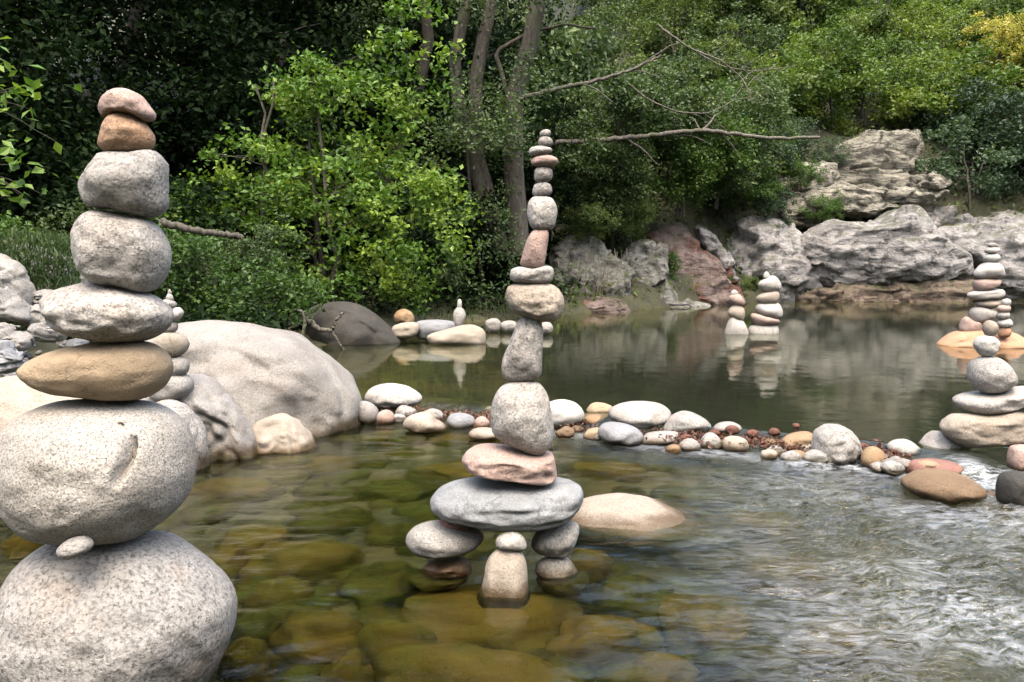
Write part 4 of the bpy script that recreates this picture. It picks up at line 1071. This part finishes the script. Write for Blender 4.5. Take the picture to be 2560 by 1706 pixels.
# dull green tree behind the slender cairn and its leaning trunks
YT = 15.5
def trunk_path(pix, Y, dy=0): return [tuple(at(px, py, Y + dy * i)) for i, (px, py) in enumerate(pix)]
b0 = ground_at(1230, YT + .6)
pts = []
blobs = []
for px, py, rx, ry, w in ((1180, 420, 170, 130, 2.0), (1150, 600, 170, 120, 2.0), (1230, 700, 140, 90, 1), (1260, 300, 90, 90, .5), (1340, 210, 80, 90, .5), (1280, -120, 260, 160, 2.0), (1020, -60, 220, 140, 1.4), (1540, -80, 260, 140, 1.6), (1160, 250, 90, 70, .4)):
    c = rel(px, py, YT - .4, b0); blobs.append((c, (rx * YT / F_PX, 1.0, ry * YT / F_PX), w))
oak = plant_meshes("leaning_tree", blobs, 13000, .085, [(-.1, 0, 0)], 8, clumps=150, spread=.28, tint=(.5, .25), trunk_r=.05, shell=.35)
tr = plant("leaning_tree", oak, 'oak', 'bark', b0, "grey-barked tree with several leaning trunks behind the slender cairn", cat="tree", wood_name="limbs")
paths = []
for pix, r0, r1 in (([(1300, 640), (1285, 400), (1290, 240), (1330, 110), (1370, -40), (1420, -260)], .22, .13),
                    ([(1260, 640), (1190, 380), (1190, 180), (1225, 40), (1250, -120), (1260, -300)], .17, .09),
                    ([(1250, 640), (1150, 300), (1140, 160), (1165, 40), (1180, -100), (1170, -280)], .15, .08),
                    ([(1290, 330), (1240, 120), (1330, 70), (1420, 50), (1500, 60)], .05, .02)):
    P = np.array([tuple(at(px, py, YT + .3)) for px, py in pix]) - np.array(b0)
    t = np.linspace(0, len(P) - 1, 22); P = np.stack([np.interp(t, np.arange(len(P)), P[:, i]) for i in range(3)], 1)
    P += np.cumsum(rng.normal(size=P.shape) * .012, axis=0)
    paths.append((P, r0, r1))
for q in paths:
    V, F = tubes([q], 10)
    o = link("trunk", mesh_np("trunk", V, F, M['bark']), tr)

# dead branches across the hillside
def branch(name, pix, Y, r0, r1, label, mat='deadwood', twigs=0, dY=0.0):
    P = np.array([tuple(at(px, py, Y + dY * i)) for i, (px, py) in enumerate(pix)])
    t = np.linspace(0, len(P) - 1, 8 * len(P)); P = np.stack([np.interp(t, np.arange(len(P)), P[:, i]) for i in range(3)], 1)
    k = np.ones(5) / 5
    Q = np.stack([np.convolve(np.pad(P[:, i], 2, mode='edge'), k, 'valid') for i in range(3)], 1)
    Q += rng.normal(size=Q.shape) * r0 * .18
    base = Q[0].copy()
    paths = [(Q - base, r0, r1)]
    for _ in range(twigs):
        i = random.randrange(len(Q) // 4, len(Q))
        e = Q[i] + np.array([random.uniform(-.2, .9), random.uniform(-.3, .3), random.uniform(-.6, .5)])
        paths.append((bend(Q[i], e, .05, rng, 6) - base, r1 * .8, .005))
    V, F = tubes(paths, 7)
    return tag(link(name, mesh_np(name, V, F, M[mat]), loc=base), label, "branch", "dead branches on the hillside")
branch("dead_branch", [(1290, 250), (1400, 220), (1480, 205), (1580, 175), (1660, 135)], 15.6, .05, .02, "pale dead branch slanting up from the leaning trunks", twigs=4)
branch("dead_branch", [(1375, 358), (1500, 350), (1620, 340), (1740, 325), (1800, 330), (1900, 345), (2060, 345)], 17.5, .06, .035, "long pale fallen trunk lying level across the bushes", twigs=5)
branch("dead_branch", [(1560, 200), (1620, 250), (1690, 280), (1770, 285), (1830, 255), (1860, 210)], 17.0, .018, .009, "thin drooping bare branch sagging between the bushes", twigs=6)
branch("dead_branch", [(1640, 60), (1720, 120), (1800, 150), (1850, 190), (1880, 240)], 19.0, .03, .012, "bare grey branch drooping above the level fallen trunk", twigs=8)
branch("dead_branch", [(1740, 130), (1800, 165), (1880, 180), (1960, 170)], 19.2, .02, .008, "bare twiggy branch beside the drooping grey one", twigs=8)
branch("dead_branch", [(1905, 455), (1940, 520), (1980, 560), (2010, 563)], 23.2, .10, .05, "dark root running down the slanting crack in the rock", mat='darkbark')
branch("dead_branch", [(400, 555), (470, 572), (540, 585), (610, 592)], 8.9, .045, .03, "broken brown branch lying behind the cairn's round white stone", mat='bark')
branch("driftwood", [(764, 795), (800, 825), (830, 828), (845, 795), (860, 780)], 9.6, .035, .012, "pale forked driftwood root draped over the dark boulder", twigs=0)
branch("driftwood", [(830, 828), (842, 850), (855, 868), (862, 880)], 9.6, .02, .008, "short pale root twig dangling below the forked driftwood")
branch("driftwood", [(752, 850), (763, 815), (758, 780), (745, 775)], 9.0, .02, .012, "thin curled pale root behind the biggest pale boulder")

# shrubs and trees of the wood: a few kinds, many individuals
def dome(w, h, seed, n, size, clumps=70, tint=(.5, .25), **kw):
    r = np.random.default_rng(seed)
    bl = [((0, 0, h * .55), (w, w, h * .5), 3)]
    for _ in range(5):
        a = r.uniform(0, 6.28)
        bl.append(((math.cos(a) * w * .6, math.sin(a) * w * .6, h * r.uniform(.3, .8)), (w * .5, w * .5, h * .3), 1))
    return plant_meshes("hill_shrub", bl, n, size, [(0, 0, -.2), (.15, .1, -.2), (-.2, -.1, -.2)], seed, clumps=clumps, tint=tint, trunk_r=.045, **kw)
SHR = [dome(1.6, 2.4, 21, 6500, .12, spread=.26), dome(1.3, 3.2, 22, 6500, .12, spread=.24), dome(2.0, 2.2, 23, 7500, .13, spread=.24), dome(1.5, 2.8, 24, 6500, .11, spread=.30)]
def tall(h, w, seed, n, size):
    r = np.random.default_rng(seed)
    bl = []
    for k in range(9):
        a = r.uniform(0, 6.28); t = r.uniform(.25, 1)
        bl.append(((math.cos(a) * w * .5, math.sin(a) * w * .5, h * t), (w * .6, w * .6, h * .14), 1))
    return plant_meshes("wood_tree", bl, n, size, [(0, 0, -.3)], seed, clumps=130, spread=.30, trunk_r=.17, shell=.3, tint=(.5, .25))
TREE = [tall(8.5, 2.6, 31, 13000, .15), tall(10.0, 3.0, 32, 14000, .16), tall(7.0, 2.2, 33, 11000, .14)]

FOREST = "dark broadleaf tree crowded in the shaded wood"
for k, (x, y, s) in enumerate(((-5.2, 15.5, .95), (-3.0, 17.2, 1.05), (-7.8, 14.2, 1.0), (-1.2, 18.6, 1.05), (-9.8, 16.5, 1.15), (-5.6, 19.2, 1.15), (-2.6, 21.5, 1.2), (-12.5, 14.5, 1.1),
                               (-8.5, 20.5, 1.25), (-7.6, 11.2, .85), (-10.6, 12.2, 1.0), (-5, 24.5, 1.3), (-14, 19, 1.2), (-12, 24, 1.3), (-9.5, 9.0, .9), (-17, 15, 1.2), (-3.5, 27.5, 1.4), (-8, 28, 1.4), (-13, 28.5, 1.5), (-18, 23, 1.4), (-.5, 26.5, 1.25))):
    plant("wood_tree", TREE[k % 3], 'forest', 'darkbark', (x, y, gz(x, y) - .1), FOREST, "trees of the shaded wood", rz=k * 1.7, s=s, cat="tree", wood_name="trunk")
for k, (x, y, s) in enumerate(((-5.3, 9.6, .5), (-4.4, 9.9, .45), (-6.3, 9.2, .6), (-5.6, 10.8, .6), (-4.2, 11.2, .55), (-3.4, 10.6, .45))):
    plant("bank_shrub", SHR[k % 4], ('bush', 'oak')[k % 2], 'bark', (x, y, gz(x, y) - .1), ("leafy green shrub on the bank behind the big grey rock", "dull green shrub on the bank behind the big grey rock")[k % 2], "shrubs on the grassy bank", rz=k * 2.1, s=s)
for k, (px, Y, s) in enumerate(((1290, 23.5, 1.3), (1340, 25.0, 1.5), (1250, 26, 1.6))):
    x = (px - CX) / F_PX * Y
    plant("hill_shrub", SHR[k], 'oak', 'bark', (x, Y, gz(x, Y) - .1), "tall dull green shrub behind the leaning trunks", "shrubs behind the leaning trunks", rz=k, s=s, sz=s * 1.5)
# shaded undershrubs at the wood's foot
for k in range(30):
    x, y = random.uniform(-11, 1.5), random.uniform(11.5, 19)
    d = float(bank_dist(np.array([x]), np.array([y]))[0])
    if d < 1.3 or (y < 14.3 and x > -5.2): continue
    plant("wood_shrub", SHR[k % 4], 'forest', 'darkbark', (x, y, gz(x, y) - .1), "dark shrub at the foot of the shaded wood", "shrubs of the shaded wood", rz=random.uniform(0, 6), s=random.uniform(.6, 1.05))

# the far hillside
def hill(px, Y, s, leaf, label, group, k=0, sz=None, lift=0.0, dx=0.0):
    x = (px - CX) / F_PX * Y + dx
    return plant("hill_shrub", SHR[k % 4], leaf, 'bark', (x, Y, gz(x, Y) - .1 + lift), label, group, rz=random.uniform(0, 6.28), s=s, sz=sz)
cnt = 0
for Y in (20.5, 23, 25.5, 28, 31, 34.5, 38.5, 43, 48, 54):
    x0, x1 = 1.5 + (Y - 20) * .05, Y * (.78 if Y > 40 else .98)
    n = int((x1 - x0) / (1.9 + .045 * (Y - 20)))
    for i in range(n):
        x = x0 + (i + random.uniform(.1, .9)) * (x1 - x0) / n
        y = Y + random.uniform(-1.1, 1.1)
        d = float(bank_dist(np.array([x]), np.array([y]))[0])
        if d < .9: continue
        px = CX + F_PX * x / y
        if 1880 < px < 2460 and y < 28.5: continue
        cnt += 1
        rr = px / 2560 + random.uniform(-.2, .2)
        leaf = 'oak' if rr < .62 else ('olive' if rr < .78 else random.choice(['lime', 'olive', 'lime']))
        lab = {'oak': "dull green shrub on the steep far hillside", 'olive': "olive-green shrub on the steep far hillside", 'lime': "light yellowish-green shrub on the steep far hillside"}[leaf]
        s = random.uniform(.8, 1.25) * (1 + .018 * (Y - 20))
        plant("hill_shrub", SHR[cnt % 4], leaf, 'bark', (x, y, gz(x, y) - .15), lab, leaf + " shrubs of the far hillside", rz=random.uniform(0, 6.28), s=s)

def face_plant(px, py, Y, s, leaf, label, group=None, k=0, sz=None, name="hill_shrub", cat="shrub"):
    """a shrub rooted in a rock face or slope: (px, py) is where its base shows"""
    p = at(px, py, Y)
    return plant(name, SHR[k % 4], leaf, 'bark', p, label, group, rz=random.uniform(0, 6), s=s, sz=sz, cat=cat)
for i, (px, py, Y, s, lf) in enumerate(((1500, 530, 18.8, .7, 'oak'), (1600, 510, 19.8, .8, 'bush'), (1420, 470, 18.6, .7, 'oak'), (1700, 530, 20.6, .7, 'bush'), (1790, 510, 21.8, .75, 'oak'),
                                       (1660, 430, 20.0, .85, 'oak'), (1540, 400, 19.0, .8, 'oak'), (1840, 420, 22.0, .9, 'oak'), (1750, 470, 21.0, .9, 'bush'), (1370, 590, 17.8, .5, 'forest'), (1470, 600, 18.2, .35, 'olive'), (1570, 600, 19.2, .4, 'olive'))):
    face_plant(px, py, Y, s, lf, {'oak': "dull green shrub hanging over the rock slope across the pool", 'bush': "fresh green shrub hanging over the rock slope across the pool",
               'forest': "dark shrub hanging over the rock slope across the pool", 'olive': "olive shrub hanging over the rock slope across the pool"}[lf], lf + " shrubs over the rock slope", i)
for i, (px, py, Y, s) in enumerate(((2430, 520, 25.0, 1.15), (2520, 530, 25.5, 1.2), (2500, 420, 27.0, 1.25), (2590, 480, 26.0, 1.2), (2420, 400, 27.5, 1.0))):
    face_plant(px, py, Y, s, 'blue', "blue-green rounded shrub beside the pale cliff face", "blue-green shrubs by the cliff", i)
for i, (px, py, Y, s) in enumerate(((1950, 330, 27, 1.15), (2060, 345, 27.5, 1.15), (2160, 340, 28, 1.2), (2250, 320, 28.5, 1.1), (1880, 340, 26, 1.0))):
    face_plant(px, py, Y, s, 'lime', "yellow-green bush along the top of the pale cliff", "bushes above the pale cliff", i)
for i, (px, py, Y, s) in enumerate(((2050, 560, 23.0, .35), (1930, 500, 23.6, .55), (1860, 520, 22.8, .5), (1960, 430, 25.5, .6), (1900, 450, 24.5, .6), (1930, 590, 22.4, .4), (2000, 470, 24.0, .35), (2080, 420, 25, .35), (2260, 560, 23.0, .2))):
    face_plant(px, py, Y, s, 'blue' if i % 2 else 'bush', "small tuft of foliage rooted in a crack of the cliff", "tufts in the cliff", i)
for i, (px, py, Y, s) in enumerate(((2580, 240, 27.5, 1.0), (2490, 228, 28, .75), (2670, 225, 27.5, 1.1), (2550, 170, 29, .7))):
    face_plant(px, py, Y, s, 'yellow', "hillside tree with sunlight painted into its golden-yellow leaves", "trees painted sunlit on the hillside", i, name="sunlit_tree", cat="tree")
face_plant(1640, 755, 20.0, .42, 'bush', "bright green fern-like tuft at the foot of the red-brown slope", None, 1, name="fern_tuft", cat="fern")
face_plant(1845, 745, 20.8, .25, 'olive', "mossy olive tuft between the two pool cairns' rock", None, 2, name="moss_tuft", cat="moss")
for i, px in enumerate((2180, 2250, 2330, 2390)):
    face_plant(px, 742, 22.6, .2, 'bush', "low green plant at the foot of the undercut rock", "plants at the undercut", i, sz=.13)

# leafy sapling leaning in beside the big cairn
YE = 5.6
b0 = ground_at(-60, YE)
C_ = []
r = np.random.default_rng(77)
for px, py, n, s in ((30, 140, 9, 30), (20, 215, 12, 36), (70, 235, 10, 34), (10, 290, 5, 22), (20, 345, 8, 30), (30, 405, 10, 36), (60, 470, 10, 34), (20, 480, 12, 38), (-20, 250, 30, 80), (-30, 420, 30, 80)):
    c = np.array(rel(px, py, YE, b0))
    C_.append(c + r.normal(size=(n, 3)) * np.array([s, s, s * .45]) * YE / F_PX)
C_ = np.concatenate(C_)
sap_crown = leaf_mesh("sapling_leaves", C_, .095, np.clip(r.normal(.62, .2, len(C_)), 0, 1), None, .8, .62, None, 5)
hub = [np.array(rel(-60, py, YE, b0)) for py in (900, 600, 420, 250, 120)]
paths = [(np.array([[0, 0, 0]] + [tuple(h) for h in hub]), .02, .006)]
for c in C_[::6]:
    h = hub[int(np.argmin([np.linalg.norm(c - q) for q in hub]))]
    paths.append((bend(h, c, .05, rng, 5), .005, .002))
V, F = tubes(paths, 5)
plant("sapling", (mesh_np("sapling_wood", V, F), sap_crown), 'alder', 'bark', b0, "young sapling with large bright leaves beside the largest cairn", cat="sapling")

# ------------------------------------------------------------------ grass, undergrowth, litter
def blades(name, P, h, w, tint, mat, label, lean=.4, seed=1, down=False):
    r = np.random.default_rng(seed)
    n = len(P)
    a = r.uniform(0, 6.28, n)
    S = np.stack([np.cos(a), np.sin(a), 0 * a], 1)
    hh = (h * r.uniform(.5, 1.3, n))[:, None]
    up = np.array([0, 0, -1.0 if down else 1.0])
    ln = r.normal(size=(n, 3)) * lean * np.array([1, 1, .2])
    mid_ = P + (up + ln * .4) * hh * .55
    tip = P + (up * .9 + ln) * hh
    V = np.stack([P - S * w, P + S * w, mid_ + S * w * .8, mid_ - S * w * .8, tip], 1).reshape(-1, 3)
    i = np.arange(n) * 5
    F = np.concatenate([np.stack([i, i + 1, i + 2], 1), np.stack([i, i + 2, i + 3], 1), np.stack([i + 3, i + 2, i + 4], 1)])
    return tag(link(name, mesh_np(name, V, F, mat, False, {"tint": np.repeat(tint, 5)})), label, "grass", kind="stuff")
n = 38000
X = rng.uniform(-11, 2, n); Yy = rng.uniform(1, 18, n)
d = bank_dist(X, Yy); ok = (d > .25) & ((Yy > 11.5) | ((X > -2.2) & (Yy > 5)) | (X < -(.66 * Yy + .35))) & (rng.uniform(size=n) < np.clip(.3 + .6 * vnoise(X * 1.1, Yy * 1.1, 2.) + .3, 0.05, 1))
X, Yy = X[ok], Yy[ok]
P = np.stack([X, Yy, terrain(X, Yy) - .02], 1)
blades("bank_grass", P, .15, .006, np.clip(rng.normal(.5, .25, len(P)), 0, 1), L['grass'], "rough green grass covering the near bank")
n = 60000
X = rng.uniform(0, 42, n); Yy = rng.uniform(16, 50, n)
d = bank_dist(X, Yy); ok = (d > .2)
X, Yy = X[ok], Yy[ok]
P = np.stack([X, Yy, terrain(X, Yy) + rng.uniform(0, .35, len(X))], 1)
tag(link("undergrowth", leaf_mesh("undergrowth", P, .17, np.clip(.5 + .3 * vnoise(X * .5, Yy * .5, 3.) + rng.normal(size=len(X)) * .15, 0, 1), L['olive'], .5, .5, None, 9)), "low leafy undergrowth covering the hillside", "undergrowth", kind="stuff")
n = 36000
X = rng.uniform(-14, 3, n); Yy = rng.uniform(7.6, 24, n)
d = bank_dist(X, Yy); ok = (d > .6)
X, Yy = X[ok], Yy[ok]
P = np.stack([X, Yy, terrain(X, Yy) + rng.uniform(0, .4, len(X))], 1)
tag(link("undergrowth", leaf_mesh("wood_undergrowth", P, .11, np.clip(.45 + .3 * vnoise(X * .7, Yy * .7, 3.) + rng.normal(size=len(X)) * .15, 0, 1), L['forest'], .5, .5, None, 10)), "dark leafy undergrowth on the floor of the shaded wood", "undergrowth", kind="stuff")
# dry roots hanging over the mossy wall
pp = []
for _ in range(130):
    px = random.gauss(1495, 38); py = random.uniform(620, 720)
    pp.append(tuple(at(px, py, 16.9 + random.uniform(0, .3))))
blades("hanging_roots", np.array(pp), .38, .006, np.clip(rng.normal(.6, .25, len(pp)), 0, 1), L['dry'], "pale dry grass and roots hanging over the mossy rock wall", .32, 4, True)
# grass draped on the big bank rock
pp = []
for _ in range(2600):
    px = random.uniform(-20, 200); py = random.uniform(585, 725) + max(0, (px - 60)) * .1
    pp.append(tuple(at(px, py, 7.35 + random.uniform(-.1, .25))))
blades("rock_grass", np.array(pp), .075, .006, np.clip(rng.normal(.35, .25, len(pp)), 0, 1), L['oak'], "tufted green grass spilling over the big grey bank rock", .7, 6)
# red-brown leaf litter caught in the dam
P = []
for _ in range(6000):
    t = random.random() ** .8
    px = 890 + t * 1400
    py = np.interp(px, [890, 1150, 1400, 1650, 1900, 2200, 2300], [1022, 1042, 1062, 1090, 1105, 1135, 1150]) + random.gauss(0, 8)
    if random.random() > (.95 if 1000 < px < 1250 or 1650 < px < 2050 or 2130 < px < 2250 else .12): continue
    q = on_level(px, py - 5, .045 + random.uniform(-.02, .015))
    P.append(tuple(q))
P = np.array(P)
tag(link("leaf_litter", leaf_mesh("leaf_litter", P, .026, np.clip(rng.normal(.5, .28, len(P)), 0, 1), L['litter'], 1.2, .55, None, 12)), "red-brown dead leaves caught between the stones of the dam", "dead leaves", kind="stuff")
